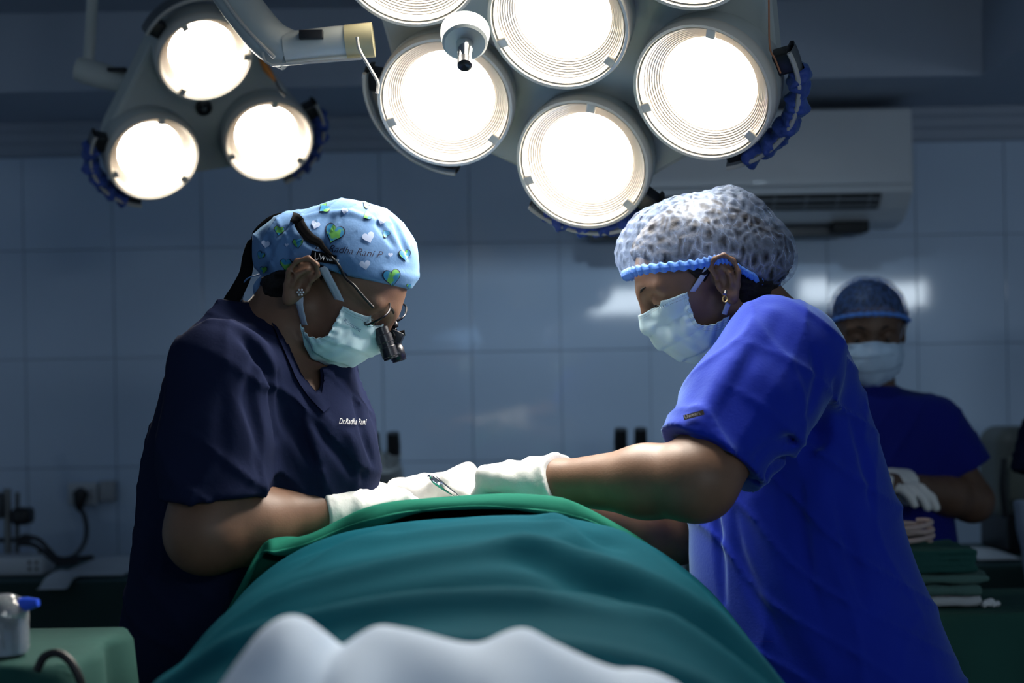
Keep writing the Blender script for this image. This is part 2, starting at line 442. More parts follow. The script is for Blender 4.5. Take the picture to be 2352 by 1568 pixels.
# hanging tube lights behind the camera: their reflection shows in the glazed tiles
m_tube = mat('lit_tube_diffuser', (.9, .9, .9), .5, emit=(.78, .9, 1.0), estr=17)
m_white_pl = mat('white_plastic', (.66, .70, .74), .35, var=.03)
for k, (xc, w, lb) in enumerate(((.86, .72, 'suspended tube light whose reflection glows in the tiles left of the bouffant cap'), (2.32, .78, 'suspended tube light reflected in the tiles right of the rear attendant'))):
    zc, yc = 1.80, -1.0
    t = thing('tube_light', (xc, yc, zc), lb, 'light')
    MB().box((xc - w / 2, yc, zc - .075), (xc + w / 2, yc + .02, zc + .075), .008).build('diffuser', m_tube, t)
    MB().box((xc - w / 2 - .01, yc - .04, zc - .085), (xc + w / 2 + .01, yc - .001, zc + .085), .004).build('housing', m_white_pl, t)
    for sx in (-1, 1):
        MB().tube([(xc + sx * w * .4, yc - .02, zc + .08), (xc + sx * w * .4, yc - .02, 2.78)], .006).build('suspension_rod', m_white_pl, t)

# added unseen spot above the frame, put in to brighten the tiled wall
m_lit = mat('added_washer_lens', (.9, .9, .9), .5, emit=(.85, .92, 1.0), estr=4)
q = np.array((.30, 2.55, 2.772)); dl = thing('added_wall_washer', q, 'added unseen ceiling spot above the frame brightening the tiled wall', 'light')
MB().lathe([(.075, .004), (.075, -.006), (.06, -.008), (.055, .0)], q, (0, 0, 1), 28).build('bezel', m_white_pl, dl)
MB().lathe([(.055, -.002), (0, -.002)], q, (0, 0, 1), 28).build('lens', m_lit, dl)
ld = bpy.data.lights.new('added_wall_spot', 'SPOT'); ld.energy = WASH; ld.color = (.62, .82, 1.0); ld.spot_size = math.radians(72); ld.spot_blend = 1.0; ld.shadow_soft_size = .05
lo = bpy.data.objects.new('added_wall_spot', ld); C.objects.link(lo); lo.location = q - (0, 0, .02); lo.rotation_euler = (Vector((.30, 4.1, 1.0)) - lo.location).to_track_quat('-Z', 'Y').to_euler()
lo.parent = dl; lo.matrix_parent_inverse = parent_inv(dl)

# ------------------------------------------------------------------ surgical lamps
m_cream = mat('cream_enamel', (.50, .53, .50), .42, var=.04, vscale=6)
m_rim = mat('lamp_rim', (.80, .74, .64), .25, spec=.7)
m_refl = mat('lamp_reflector', (.93, .84, .74), .32, metal=.35)
m_bulb = mat('lit_lamp_lens', (1, 1, 1), .5, emit=(1.0, .92, .80), estr=15)
m_bulb.cycles.emission_sampling = 'NONE'
m_black = mat('black_plastic', (.012, .012, .014), .4)
m_grey = mat('grey_plastic', (.10, .11, .12), .35)
m_edge = mat('handle_edge', (.55, .52, .47), .3)
m_bluecloth = mat('blue_wrap_cloth', (.03, .07, .33), .6, sheen=.3, bump=.8, bscale=60, bdist=.006, var=.3, vscale=20)
m_chrome = mat('chrome', (.7, .7, .7), .15, metal=1)
m_tan = mat('yellowed_enamel', (.42, .38, .22), .5)
m_orange = mat('orange_tag', (.75, .25, .04), .5)
m_cover = bpy.data.materials.new('lamp_cover_glass'); m_cover.use_nodes = True
nt = m_cover.node_tree; nt.nodes.clear()
o_ = nd(nt, 'ShaderNodeOutputMaterial'); mx = nd(nt, 'ShaderNodeMixShader'); tr = nd(nt, 'ShaderNodeBsdfTransparent'); gl = nd(nt, 'ShaderNodeBsdfGlossy')
gl.inputs['Roughness'].default_value = .08; mx.inputs[0].default_value = .05
nt.links.new(tr.outputs[0], mx.inputs[1]); nt.links.new(gl.outputs[0], mx.inputs[2]); nt.links.new(mx.outputs[0], o_.inputs[0])
FIELD = np.array((-.06, 1.93, 1.12))

def V3(a): return Vector(tuple(a))
def lamp_frame(px, py, Y, tilt, mdir, e1img):
    c = P(px, py, Y); vc = np.array((0, 0, CAMZ)) - c; vc /= np.linalg.norm(vc)
    right = np.array((cr, 0, -sr)); right = right - vc * (right @ vc); right /= np.linalg.norm(right)
    down = np.cross(vc, right); down = down if down[2] < 0 else -down
    md = np.array(mdir, float); md /= np.linalg.norm(md)
    n = math.cos(tilt) * vc + math.sin(tilt) * (md[0] * right + md[1] * down)
    a, b_ = e1img; nr, ndn, nv = n @ right, n @ down, n @ vc
    e1 = a * right + b_ * down - (a * nr + b_ * ndn) / nv * vc; e1 /= np.linalg.norm(e1)
    e2 = np.cross(n, e1); e2 = e2 if e2 @ down > 0 else -e2
    return c, n, e1, e2
def pod(root, c, n, R, watt, aim, lit=True):
    M = MB(); h = MB()
    h.lathe([(R * .99, -.012), (R * 1.0, -.03), (R * .93, -.07), (R * .7, -.10), (0, -.105)], c, n, 48)
    hs = h.build('pod_housing', m_cream, root)
    M.lathe([(R * .90, -.004), (R * .915, .004), (R * .93, .001), (R * .945, .008), (R * .985, .009), (R * 1.005, .002), (R * 1.01, -.012), (R * .98, -.018)], c, n, 64).build('pod_rim', m_rim, hs)
    pr = []; k = 9
    for i in range(k + 1):
        t = i / k; r = R * (.905 - .25 * t); d = -.004 - .024 * t**.8
        pr += [(r, d), (r - R * .012, d - .0035)]
    pr += [(R * .60, -.034)]
    M = MB().lathe(pr, c, n, 64); M.build('reflector', m_refl, hs)
    MB().lathe([(R * .68, -.031), (R * .64, -.023), (R * .4, -.018), (0, -.016)], c, n, 48).build('lit_lens', m_bulb, hs)
    MB().lathe([(R * .905, .0), (R * .6, .004), (0, .006)], c, n, 48).build('cover_glass', m_cover, hs)
    u = V3(n).orthogonal().normalized(); w = V3(n).cross(u)
    for a in (90, 210, 330):
        a = math.radians(a); d = u * math.cos(a) + w * math.sin(a); tt = w * math.cos(a) - u * math.sin(a)
        q = V3(c) + d * R * .87 + V3(n) * .004
        mt = Matrix((( *d, 0), (*tt, 0), (*n, 0), (0, 0, 0, 1))).transposed(); mt.translation = q
        MB().box((-.007, -.007, -.004), (.010, .007, .003), .002, mt).build('clip', m_rim, hs)
    if lit:
        ld = bpy.data.lights.new('pod_light', 'SPOT'); ld.energy = watt; ld.color = (1.0, .94, .86); ld.spot_size = math.radians(118); ld.spot_blend = 1.0; ld.shadow_soft_size = R * .55
        lo = bpy.data.objects.new('pod_light', ld); C.objects.link(lo)
        q = V3(c) + V3(n) * .03; lo.location = q; lo.rotation_euler = (V3(aim) - q).to_track_quat('-Z', 'Y').to_euler()
        lo.parent = hs; lo.matrix_parent_inverse = parent_inv(hs)
def handle(root, c, n, e1, e2, ang, R, wrap, span=52, rad=1.24):
    A = np.radians(np.linspace(ang - span, ang + span, 28))
    pts = [c + (e1 * math.cos(a) + e2 * math.sin(a)) * R * rad - n * .015 for a in A]
    G = []
    for a, p in zip(A, pts):
        d = e1 * math.cos(a) + e2 * math.sin(a)
        G.append([p + d * q[0] + n * q[1] for q in ((0, -.02), (.006, -.016), (.009, 0), (.006, .016), (0, .02), (-.003, 0), (0, -.02))])
    hd = grid_mesh('grip_handle', np.array(G), m_grey, root)
    MB().tube([p + n * .019 + (e1 * math.cos(a) + e2 * math.sin(a)) * .004 for a, p in zip(A, pts)], .0035, 8).build('handle_edge', m_edge, hd)
    for a in (A[2], A[-3]):
        d = e1 * math.cos(a) + e2 * math.sin(a); tt = -e1 * math.sin(a) + e2 * math.cos(a)
        mt = Matrix(((*d, 0), (*tt, 0), (*n, 0), (0, 0, 0, 1))).transposed(); mt.translation = V3(c + d * R * 1.13 - n * .015)
        MB().box((-R * .16, -.016, -.014), (R * .12, .016, .014), .004, mt).build('handle_mount', m_black, hd)
    if wrap:
        k = 60; AA = np.radians(np.linspace(ang - span * .72, ang + span * .80, k)); q = []
        rs = [.0185 + .0025 * math.sin(i * .5 + ang) + .0012 * math.sin(i * 1.7) + random.uniform(-.0008, .0008) for i in range(k)]; rs[0] = rs[-1] = .012
        nn = 33; G = []
        for i, a in enumerate(AA):
            d = e1 * math.cos(a) + e2 * math.sin(a); p = c + d * (R * rad + .002 + .003 * math.sin(i * .7)) - n * .015
            G.append([p + (d * math.cos(b_) * .8 + n * math.sin(b_) * 1.15) * rs[i] * (1 + .09 * math.sin(3 * b_ + i * .35) + .05 * math.sin(6 * b_ - i * .6)) for b_ in np.linspace(0, 2 * math.pi, nn)])
        grid_mesh('cloth_wrap', np.array(G), m_bluecloth, hd)
def hull_body(root, pts_front, n, depth, inset, m):
    bm = bmesh.new(); cen = np.mean(pts_front, 0)
    for p in pts_front: bm.verts.new(tuple(p))
    for p in pts_front: bm.verts.new(tuple(p - n * depth * .45))
    for p in pts_front: bm.verts.new(tuple(cen + (p - cen) * inset - n * depth))
    bmesh.ops.convex_hull(bm, input=list(bm.verts))
    bmesh.ops.dissolve_limit(bm, angle_limit=.02, verts=bm.verts, edges=bm.edges)
    bmesh.ops.recalc_face_normals(bm, faces=bm.faces)
    ed = [e for e in bm.edges if len(e.link_faces) == 2 and e.calc_face_angle(0) > .5]
    bmesh.ops.bevel(bm, geom=ed, offset=.008, segments=2, affect='EDGES', profile=.5)
    me = bpy.data.meshes.new('lamp_body'); bm.to_mesh(me); bm.free(); me.materials.append(m)
    o = bpy.data.objects.new('lamp_body', me); C.objects.link(o); o.parent = root; o.matrix_parent_inverse = parent_inv(root); return o
WATT = 9.5
# big seven-pod lamp
c0, n0, e1, e2 = lamp_frame(1283, 50, 2.05, math.radians(31), (-.48, .875), (.948, -.054))
lamp = thing('surgical_lamp', c0, 'large ceiling surgical lamp with seven lit round pods above the operating field', 'lamp')
Rh, Rp = .231, .106
cen = [c0] + [c0 + Rh * (e1 * math.cos(math.radians(a)) + e2 * math.sin(math.radians(a))) for a in (30, 90, 150, 210, 270, 330)]
focus = c0 + n0 * 1.25
fr = []
for q in cen[1:]:
    for a in range(0, 360, 15): fr.append(q + (e1 * math.cos(math.radians(a)) + e2 * math.sin(math.radians(a))) * Rp * .93 - n0 * .042)
hull_body(lamp, fr, n0, .12, .8, m_cream)
for q in cen:
    ax = focus - q; ax /= np.linalg.norm(ax); pod(lamp, q + n0 * (.0 if q is c0 else .012), ax, Rp, WATT, FIELD * .62 + (c0 + n0 * .95) * .38)
for i, (a, wr) in enumerate(((30, 1), (90, 1), (150, 0), (210, 0), (270, 1), (330, 0))):
    handle(lamp, cen[1 + i], n0, e1, e2, a, Rp, wr)
# sterile centre post between the pods
hp = c0 - e1 * .155 - e2 * .0 + n0 * .0
pn = np.array((0.0, -.62, -.785)); hp = P(1068, 86, 1.9609)
sp = MB().lathe([(0, .014), (.028, .014), (.0315, .011), (.0325, .004), (.034, -.006), (.034, -.014)], hp, pn, 40).build('handle_socket', m_cream, lamp)
MB().lathe([(.0125, .008), (.0110, .030), (.0095, .036), (.0095, .050)], hp, pn, 24).build('socket_post', m_chrome, sp)
MB().lathe([(.0100, .047), (.0100, .060), (.007, .062), (0, .058)], hp, pn, 24).build('socket_tip', m_black, sp)
# yoke arms of the big lamp
A1 = [P(850, 92, 2.1035), P(760, 100, 2.1035), P(655, 112, 2.1035)]
ya = MB().tube(A1, .0245, 24).build('yoke_arm', m_cream, lamp)
MB().tube([P(858, 91, 2.1017), P(795, 97, 2.1017)], .0252, 24).build('yellowed_sleeve', m_tan, ya)
MB().box(P(690, 86, 2.0723) - .002, P(742, 78, 2.0901) + .002, .001).build('maker_plate', m_black, ya)
MB().tube(spline([P(668, 118, 2.1124), P(620, 92, 2.1124), P(575, 40, 2.1213), P(520, -40, 2.1391), P(480, -150, 2.1748), P(470, -700, 2.3174)], 40), [.0305] * 40, 24).build('curved_arm', m_cream, lamp)
MB().tube(spline([P(630, 132, 2.0812), P(590, 92, 2.0857), P(545, 40, 2.0946), P(503, -20, 2.1035)], 20), .003, 8).build('edge_strip', m_edge, lamp)
MB().tube([P(603, 120, 2.0901), P(608, 140, 2.0901), P(625, 150, 2.0901), P(720, 143, 2.0901), P(830, 134, 2.0901)], .002, 8).build('loose_wire', m_edge, lamp)
MB().tube(spline([P(820, 85, 2.0233), P(826, 115, 2.0233), P(852, 160, 2.0233), P(868, 190, 2.0233), P(866, 215, 2.0233)], 20), .0022, 8).build('body_seal', m_edge, lamp)
MB().tube(spline([P(1766, 0, 1.9609), P(1768, 105, 1.9787), P(1780, 135, 1.9787), P(1793, 168, 1.9876)], 16), .0013, 6).build('copper_wire', mat('copper', (.5, .2, .1), .4), lamp)

# small three-pod lamp
c1, n1, f1, f2 = lamp_frame(478, 268, 2.85, math.radians(33), (.40, .916), (.97, -.14))
lamp2 = thing('surgical_lamp', c1, 'smaller surgical lamp with three lit pods above the surgeon in navy scrubs', 'lamp')
L = .2365; Rq = .094; Rr = L / math.sqrt(3)
cen2 = [c1 + Rr * (f1 * math.cos(math.radians(a)) + f2 * math.sin(math.radians(a))) for a in (270, 30, 150)]
fr = []
for q in cen2:
    for a in range(0, 360, 15): fr.append(q + (f1 * math.cos(math.radians(a)) + f2 * math.sin(math.radians(a))) * Rq * .93 - n1 * .040)
hull_body(lamp2, fr, n1, .11, .75, m_cream)
fc = c1 + n1 * 1.6
for q in cen2:
    ax = fc - q; ax /= np.linalg.norm(ax); pod(lamp2, q + n1 * .01, ax, Rq, WATT * .5, FIELD * .6 + (c1 + n1 * 1.3) * .4)
for q, a, wr in zip(cen2, (262, 22, 158), (0, 1, 1)): handle(lamp2, q, n1, f1, f2, a, Rq, wr)
bt = MB().lathe([(.017, -.005), (.0165, .006), (.011, .008), (.009, .003), (0, .003)], c1 - n1 * .038, n1, 24).build('centre_boss', m_black, lamp2)
MB().lathe([(.006, .0), (.005, .01), (0, .01)], c1 - n1 * .038, n1, 16).build('boss_screw', m_grey, bt)
MB().tube([P(214, -260, 2.9), P(212, 0, 2.88), P(203, 150, 2.86)], .0115, 16).build('hanger_rod', m_cream, lamp2)
ja = MB().tube([P(178, 158, 2.86), P(196, 163, 2.86), P(240, 176, 2.86), P(300, 193, 2.86), P(336, 205, 2.86), P(380, 218, 2.87)], [.0235, .026, .026, .021, .0185, .0175], 24).build('yoke_arm', m_cream, lamp2)
MB().box(P(245, 162, 2.825), P(295, 170, 2.845) + np.array((0, 0, .010)), .002).build('maker_plate', m_black, ja)
MB().tube([P(598, 135, 2.83), P(612, 158, 2.83), P(632, 186, 2.83)], [.004, .008, .003], 10).build('orange_tag', m_orange, lamp2)
MB().tube(spline([P(632, 184, 2.83), P(642, 205, 2.83), P(655, 220, 2.83)], 8), .0025, 6).build('tag_string', m_black, lamp2)

# ------------------------------------------------------------------ wall-mounted air conditioner
xl, xr = P(1335, 400, 3.88)[0], P(2097, 400, 3.88)[0]
ac = thing('air_conditioner', ((xl + xr) / 2, WALLY - .11, 1.70), 'white split air conditioner mounted high on the tiled wall', 'air conditioner')
pf = [(4.085, 2.01), (3.915, 2.01), (3.893, 2.003), (3.884, 1.985), (3.88, 1.80), (3.887, 1.775), (3.93, 1.735), (3.985, 1.705), (4.085, 1.695)]
bd = MB().prism([(xl, y, z) for y, z in pf], (xr - xl, 0, 0)).build('casing', m_white_pl, ac, smooth=False)
MB().box((xl + .004, 3.872, 1.795), (xr - .004, 3.881, 2.0), .004).build('front_panel', m_white_pl, ac)
m_dark = mat('dark_cavity', (.01, .011, .012), .7)
sl = Vector((0, 3.93 - 3.887, 1.735 - 1.775)).normalized(); nn_ = Vector((0, sl.z, -sl.y)); nn_ = nn_ if nn_.z < 0 else -nn_
mt = Matrix(((1, 0, 0, 0), (0, sl.y, nn_.y, 0), (0, sl.z, nn_.z, 0), (0, 0, 0, 1)))
mt.translation = Vector(((xl + xr) / 2 - .01, 3.9085, 1.755)) + nn_ * .002
hw = (xr - xl) / 2 - .075
oc = MB().box((-hw, -.026, -.004), (hw, .027, .004), .001, mt).build('air_outlet', m_dark, ac)
for yy in (-.012, .010):
    MB().box((-hw + .004, yy - .0035, .003), (hw - .004, yy + .0035, .010), .001, mt).build('louver', mat('louver_plastic', (.2, .22, .24), .5), oc)
for k in range(9):
    xx = -hw + .03 + k * (2 * hw - .06) / 8
    MB().box((xx - .003, -.024, .003), (xx + .003, .025, .008), .0005, mt).build('vane', mat('louver_plastic', (.2, .22, .24), .5), oc)
MB().box((xl + .03, 4.0, 1.668), (xr - .16, 4.08, 1.7), .006).build('drain_tray', m_grey, ac)
MB().box((xr - .20, 3.965, 1.675), (xr - .10, 4.05, 1.706), .004).build('bottom_cover', m_dark, ac)
MB().box(P(1728, 421, 3.871), P(1760, 414, 3.870) + np.array((0, .002, 0)), .0004).build('brand_badge', mat('silver_badge', (.6, .65, .7), .3, metal=.6), ac)

# ------------------------------------------------------------------ back counters and what stands on them
m_dkgreen = mat('dark_green_cloth', (.008, .035, .030), .85, sheen=.1, bump=.4, bscale=40, var=.2, vscale=5)
m_green = mat('green_cloth', (.010, .16, .115), .85, bump=.4, bscale=40, var=.12, vscale=5)
CZ = .80
def covered_table(name, lo, hi, top, m, label, frill=.006, seed=1):
    t = thing(name, ((lo[0] + hi[0]) / 2, (lo[1] + hi[1]) / 2, 0), label, 'table')
    r = np.random.RandomState(seed); ph = r.uniform(0, 6, 6)
    # cloth: rounded-rectangle rings from the top centre out and down
    ring = []
    per = []
    nx, ny = 60, 24
    for i in range(nx): per.append((lo[0] + (hi[0] - lo[0]) * i / nx, lo[1], 0, -1))
    for i in range(ny): per.append((hi[0], lo[1] + (hi[1] - lo[1]) * i / ny, 1, 0))
    for i in range(nx): per.append((hi[0] - (hi[0] - lo[0]) * i / nx, hi[1], 0, 1))
    for i in range(ny + 1): per.append((lo[0], hi[1] - (hi[1] - lo[1]) * i / ny, -1, 0))
    cxm, cym = (lo[0] + hi[0]) / 2, (lo[1] + hi[1]) / 2; G = []
    for k, (f, dz, out) in enumerate(((0, 0, 0), (.5, .001, 0), (.9, 0, 0), (.985, 0, 0), (1, -.004, .003), (1, -.012, .007), (1, -.08, .012), (1, -.2, .02), (1, -.35, .03), (1, -.5, .038), (1, -top + .12, .05))):
        row = []
        for i, (x, y, ax, ay) in enumerate(per):
            w = out * .6 * math.sin(i * .55 + ph[0]) + out * .4 * math.sin(i * .23 + ph[1])
            row.append((cxm + (x - cxm) * f + ax * (out + w), cym + (y - cym) * f + ay * (out + w), top + dz))
        G.append(row)
    grid_mesh('tablecloth', np.array(G), m, t, .002)
    fr = MB().box((lo[0] + .02, lo[1] + .02, top - .035), (hi[0] - .02, hi[1] - .02, top - .008), .004).build('table_top', m_chrome, t)
    for a in (lo[0] + .05, hi[0] - .05):
        for c_ in (lo[1] + .05, hi[1] - .05): MB().tube([(a, c_, 0), (a, c_, top - .03)], .014).build('leg', m_chrome, t)
    return t
covered_table('counter_table', (-2.3, 3.50), (.25, 4.0), CZ, m_dkgreen, 'long back table under dark green cloth along the left wall side', seed=3)
covered_table('counter_table', (.48, 3.50), (2.2, 3.98), CZ, m_dkgreen, 'long back table under dark green cloth behind the rear attendant', seed=5)
m_mic = mat('microscope_enamel', (.42, .45, .46), .4)
def microscope(x, y, label, face=0, dark=False):
    t = thing('microscope', (x, y, CZ), label, 'microscope', 'microscopes on the back table'); z = CZ + .003
    body = m_mic if not dark else m_grey
    MB().box((x - .06, y - .09, z), (x + .06, y + .10, z + .035), .012).build('base', body, t)
    MB().tube([(x, y + .07, z + .03), (x, y + .075, z + .14), (x, y + .05, z + .22)], [.03, .026, .03], 20).build('arm', body, t)
    MB().box((x - .055, y - .07, z + .10), (x + .055, y + .04, z + .112), .003).build('stage', m_black, t)
    MB().tube([(x, y - .02, z + .20), (x, y - .02, z + .165), (x, y - .02, z + .125)], [.026, .016, .008], 16).build('objective', m_grey, t)
    hd = MB().tube([(x, y + .05, z + .195), (x, y - .01, z + .235), (x, y - .035, z + .262)], [.044, .047, .040], 24).build('head', body, t)
    for sx in (-1, 1):
        tb = MB().tube([(x + sx * .012, y - .03, z + .25), (x + sx * .026, y - .05, z + .29)], [.023, .021], 20).build('eyepiece_tube', body, hd)
        MB().tube([(x + sx * .025, y - .049, z + .286), (x + sx * .0265, y - .056, z + .305), (x + sx * .026, y - .066, z + .342)], [.0175, .018, .0165], 20).build('eyepiece', m_black, tb)
        MB().tube([(x + sx * .03, y + .06, z + .07), (x + sx * .062, y + .06, z + .07)], .019, 16).build('focus_knob', m_black, t)
    return t
q = P(886, 1050, 3.80); microscope(q[0], 3.80, 'microscope with two black eyepieces behind the surgeon in navy scrubs')
q = P(1445, 1050, 3.80); microscope(q[0], 3.80, 'microscope with two black eyepieces behind the reaching bare arm')
# microscope at the left edge: seen from the side, dark
def side_microscope():
    x, y = P(22, 1200, 3.78)[0], 3.78; z = CZ + .003
    t = thing('microscope', (x, y, CZ), 'dark microscope with round knobs at the left edge of the counter', 'microscope', 'microscopes on the back table')
    MB().box((x - .09, y - .06, z), (x + .05, y + .06, z + .03), .01).build('base', m_grey, t)
    MB().tube([(x - .005, y, z + .03), (x - .005, y, z + .21)], .010, 16).build('pillar', mat('steel_grey', (.25, .26, .26), .4, metal=.5), t)
    MB().tube([(x + .018, y, z + .03), (x + .022, y, z + .20)], .006, 12).build('rod', m_grey, t)
    MB().box((x + .012, y - .03, z + .115), (x + .060, y + .03, z + .160), .012).build('focus_block', m_black, t)
    MB().tube([(x - .03, y, z + .074), (x + .05, y, z + .074)], .006, 10).build('axle', m_black, t)
    MB().tube([(x + .034, y, z + .074), (x + .052, y, z + .074)], [.016, .015], 16).build('focus_knob', m_black, t)
    MB().box((x - .07, y - .035, z + .13), (x - .012, y + .035, z + .20), .014).build('head', m_grey, t)
    MB().tube([(x - .05, y - .02, z + .19), (x - .09, y - .06, z + .26)], .018, 14).build('eyepiece', m_black, t)
side_microscope()
# power box, socket, plug, cables, papers
a, b_ = P(-30, 1250, 3.62), P(106, 1297, 3.62)
pb = thing('power_strip', (a[0], 3.65, CZ), 'white power strip box with sockets at the left end of the counter', 'power strip')
MB().box((a[0], 3.60, CZ + .004), (b_[0], 3.70, CZ + .052), .008).build('case', m_white_pl, pb)
for k in range(2):
    xx = b_[0] - .035 + k * .018
    for zz in (.018, .034): MB().box((xx - .003, 3.596, CZ + zz), (xx + .003, 3.602, CZ + zz + .008), .0005).build('slot', m_black, pb)
pa, pb_ = P(160, 1108, WALLY), P(228, 1158, WALLY)
so = thing('wall_socket', (pa[0], WALLY, pb_[2]), 'white wall socket plate with a black plug on the tiles', 'socket')
MB().box((pa[0], WALLY - .022, pb_[2]), (pb_[0], WALLY - .0045, pa[2]), .004).build('plate', m_white_pl, so)
MB().box((pb_[0] - .022, WALLY - .027, pb_[2] + .015), (pb_[0] - .008, WALLY - .021, pa[2] - .015), .002).build('switch', mat('switch_grey', (.45, .47, .5), .4), so)
s1, s2 = P(232, 1103, WALLY), P(270, 1150, WALLY)
MB().box((s1[0], WALLY - .03, s2[2]), (s2[0], WALLY - .0045, s1[2]), .006).build('extension_plate', mat('switch_grey', (.45, .47, .5), .4), so)
pg = P(185, 1132, WALLY - .03)
cb = thing('hanging_cable', (pg[0], WALLY - .03, CZ), 'black plug and cord hanging from the wall socket', 'cord')
MB().tube([pg + np.array((0, .006, .012)), pg, pg + np.array((0, -.012, -.03)), pg + np.array((0, -.012, -.05))], [.010, .022, .015, .007], 14).build('plug', m_black, cb)
MB().tube(spline([pg + np.array((0, -.012, -.045)), P(192, 1180, 4.04), P(199, 1215, 4.02), P(192, 1250, 3.95), P(165, 1279, 3.80) * (1, 1, 1) , P(118, 1284, 3.70), P(90, 1265, 3.68)], 50), .0065, 10).build('cord', m_black, cb)
for k, (pt, lb) in enumerate((([P(38, 1240, 3.66), P(60, 1233, 3.66), P(90, 1240, 3.66), P(118, 1268, 3.66), P(140, 1283, 3.64), P(215, 1279, 3.66)], 'black cable looping over the white power strip'),
                ([P(45, 1248, 3.60), P(75, 1250, 3.60), P(100, 1266, 3.60), P(130, 1290, 3.58), P(180, 1290, 3.58)], 'second black cable behind the power strip loop'))):
    tag(MB().tube(spline(pt, 30), .006, 8).build('cable', m_black), lb, 'cable', 'loose black cables on the counter')
m_paper = mat('white_paper', (.60, .64, .68), .7, var=.05, vscale=10)
def crumple(name, px0, px1, y0, y1, label, hgt=.02, z=CZ + .004, seed=1, m=None, cat='paper', droop=0.0):
    xa, xb = P(px0, 1290, (y0 + y1) / 2)[0], P(px1, 1290, (y0 + y1) / 2)[0]; r = waves(seed, 40, hgt * .35); n = 24
    u, v = np.meshgrid(np.linspace(0, 1, n), np.linspace(0, 1, n), indexing='ij')
    p = np.stack([xa + (xb - xa) * u, y0 + (y1 - y0) * v, np.zeros_like(u)], -1); e = np.sin(np.pi * u) * np.sin(np.pi * v)
    p[..., 2] = z + .003 + hgt * e**.6 * .7 + np.abs(r(p.reshape(-1, 3).astype(np.float32)).reshape(n, n)) * e
    if droop: p[..., 2] -= droop * np.clip((3.50 - p[..., 1]) / .04, 0, 1)
    return tag(grid_mesh(name, p, m or m_paper, None, -.0015), label, cat)
crumple('paper_sheet', 180, 330, 3.56, 3.95, 'flat white paper sheet on the counter beside the navy scrubs', .015, seed=4)
crumple('gauze_pad', 108, 172, 3.44, 3.60, 'crumpled white gauze hanging at the counter edge below the cord', .018, seed=9, cat='gauze', droop=.016)
crumple('paper_sheet', 2215, 2310, 3.56, 3.80, 'white paper sheet on the counter right of the rear attendant', .012, seed=14)
# beige instrument at the right edge
ea, eb = P(2272, 980, 3.8), P(2400, 1230, 3.8)
eq = thing('bench_instrument', ((ea[0] + eb[0]) / 2, 3.82, CZ), 'grey-beige bench instrument with rounded top at the right edge', 'instrument')
m_beige = mat('beige_casing', (.16, .17, .15), .5)
s_ = SDF(); s_.rbox(((ea[0] + eb[0]) / 2, 3.82, (ea[2] + CZ + .08) / 2), ((eb[0] - ea[0]) / 2, .10, (ea[2] - CZ - .08) / 2), .045)
s_.mesh(.007, 'casing', m_beige, eq)
MB().box((ea[0] + .02, 3.705, CZ + .14), (eb[0] - .01, 3.722, ea[2] - .075), .008).build('front_panel', mat('panel_beige', (.24, .25, .20), .5), eq)
MB().box((ea[0] + .01, 3.70, CZ + .004), (eb[0] - .02, 3.92, CZ + .098), .008).build('base', m_black, eq)
MB().tube(spline([(ea[0] + .004, 3.70, ea[2] - .08), (ea[0] - .006, 3.69, ea[2] - .15), (ea[0] + .002, 3.69, CZ + .1)], 16), .008, 8).build('side_cable', m_black, eq)
# ------------------------------------------------------------------ people: shared anatomy
class Head:
    """head frame: origin between the ear canals, x to the face, y to the person's left, z up"""
    def __init__(s, px, py, Y, pitch, yawdir, scale=1.0):
        s.o = P(px, py, Y); a = math.radians(pitch); w = math.radians(yawdir)      # yawdir: heading in plan, 0 = +X, -90 = towards camera
        f = np.array((math.cos(w) * math.cos(a), math.sin(w) * math.cos(a), -math.sin(a)))
        l = np.array((-math.sin(w), math.cos(w), 0.0)); u = np.cross(f, l)
        s.R = np.stack([f, l, u], 1); s.s = scale
    def w(s, x, y, z): return s.o + s.R @ (np.array((x, y, z)) * s.s)
    def loc(s, px, py, y):
        """local coordinates of the point seen at a pixel whose sideways coordinate is y"""
        c = np.array((0, 0, CAMZ)); d = ray(px, py); l = s.R[:, 1]
        t = ((s.o + l * y * s.s - c) @ l) / (d @ l) if abs(d @ l) > .2 else (s.o[1] - .0)
        p = c + d * t; return (s.R.T @ (p - s.o)) / s.s
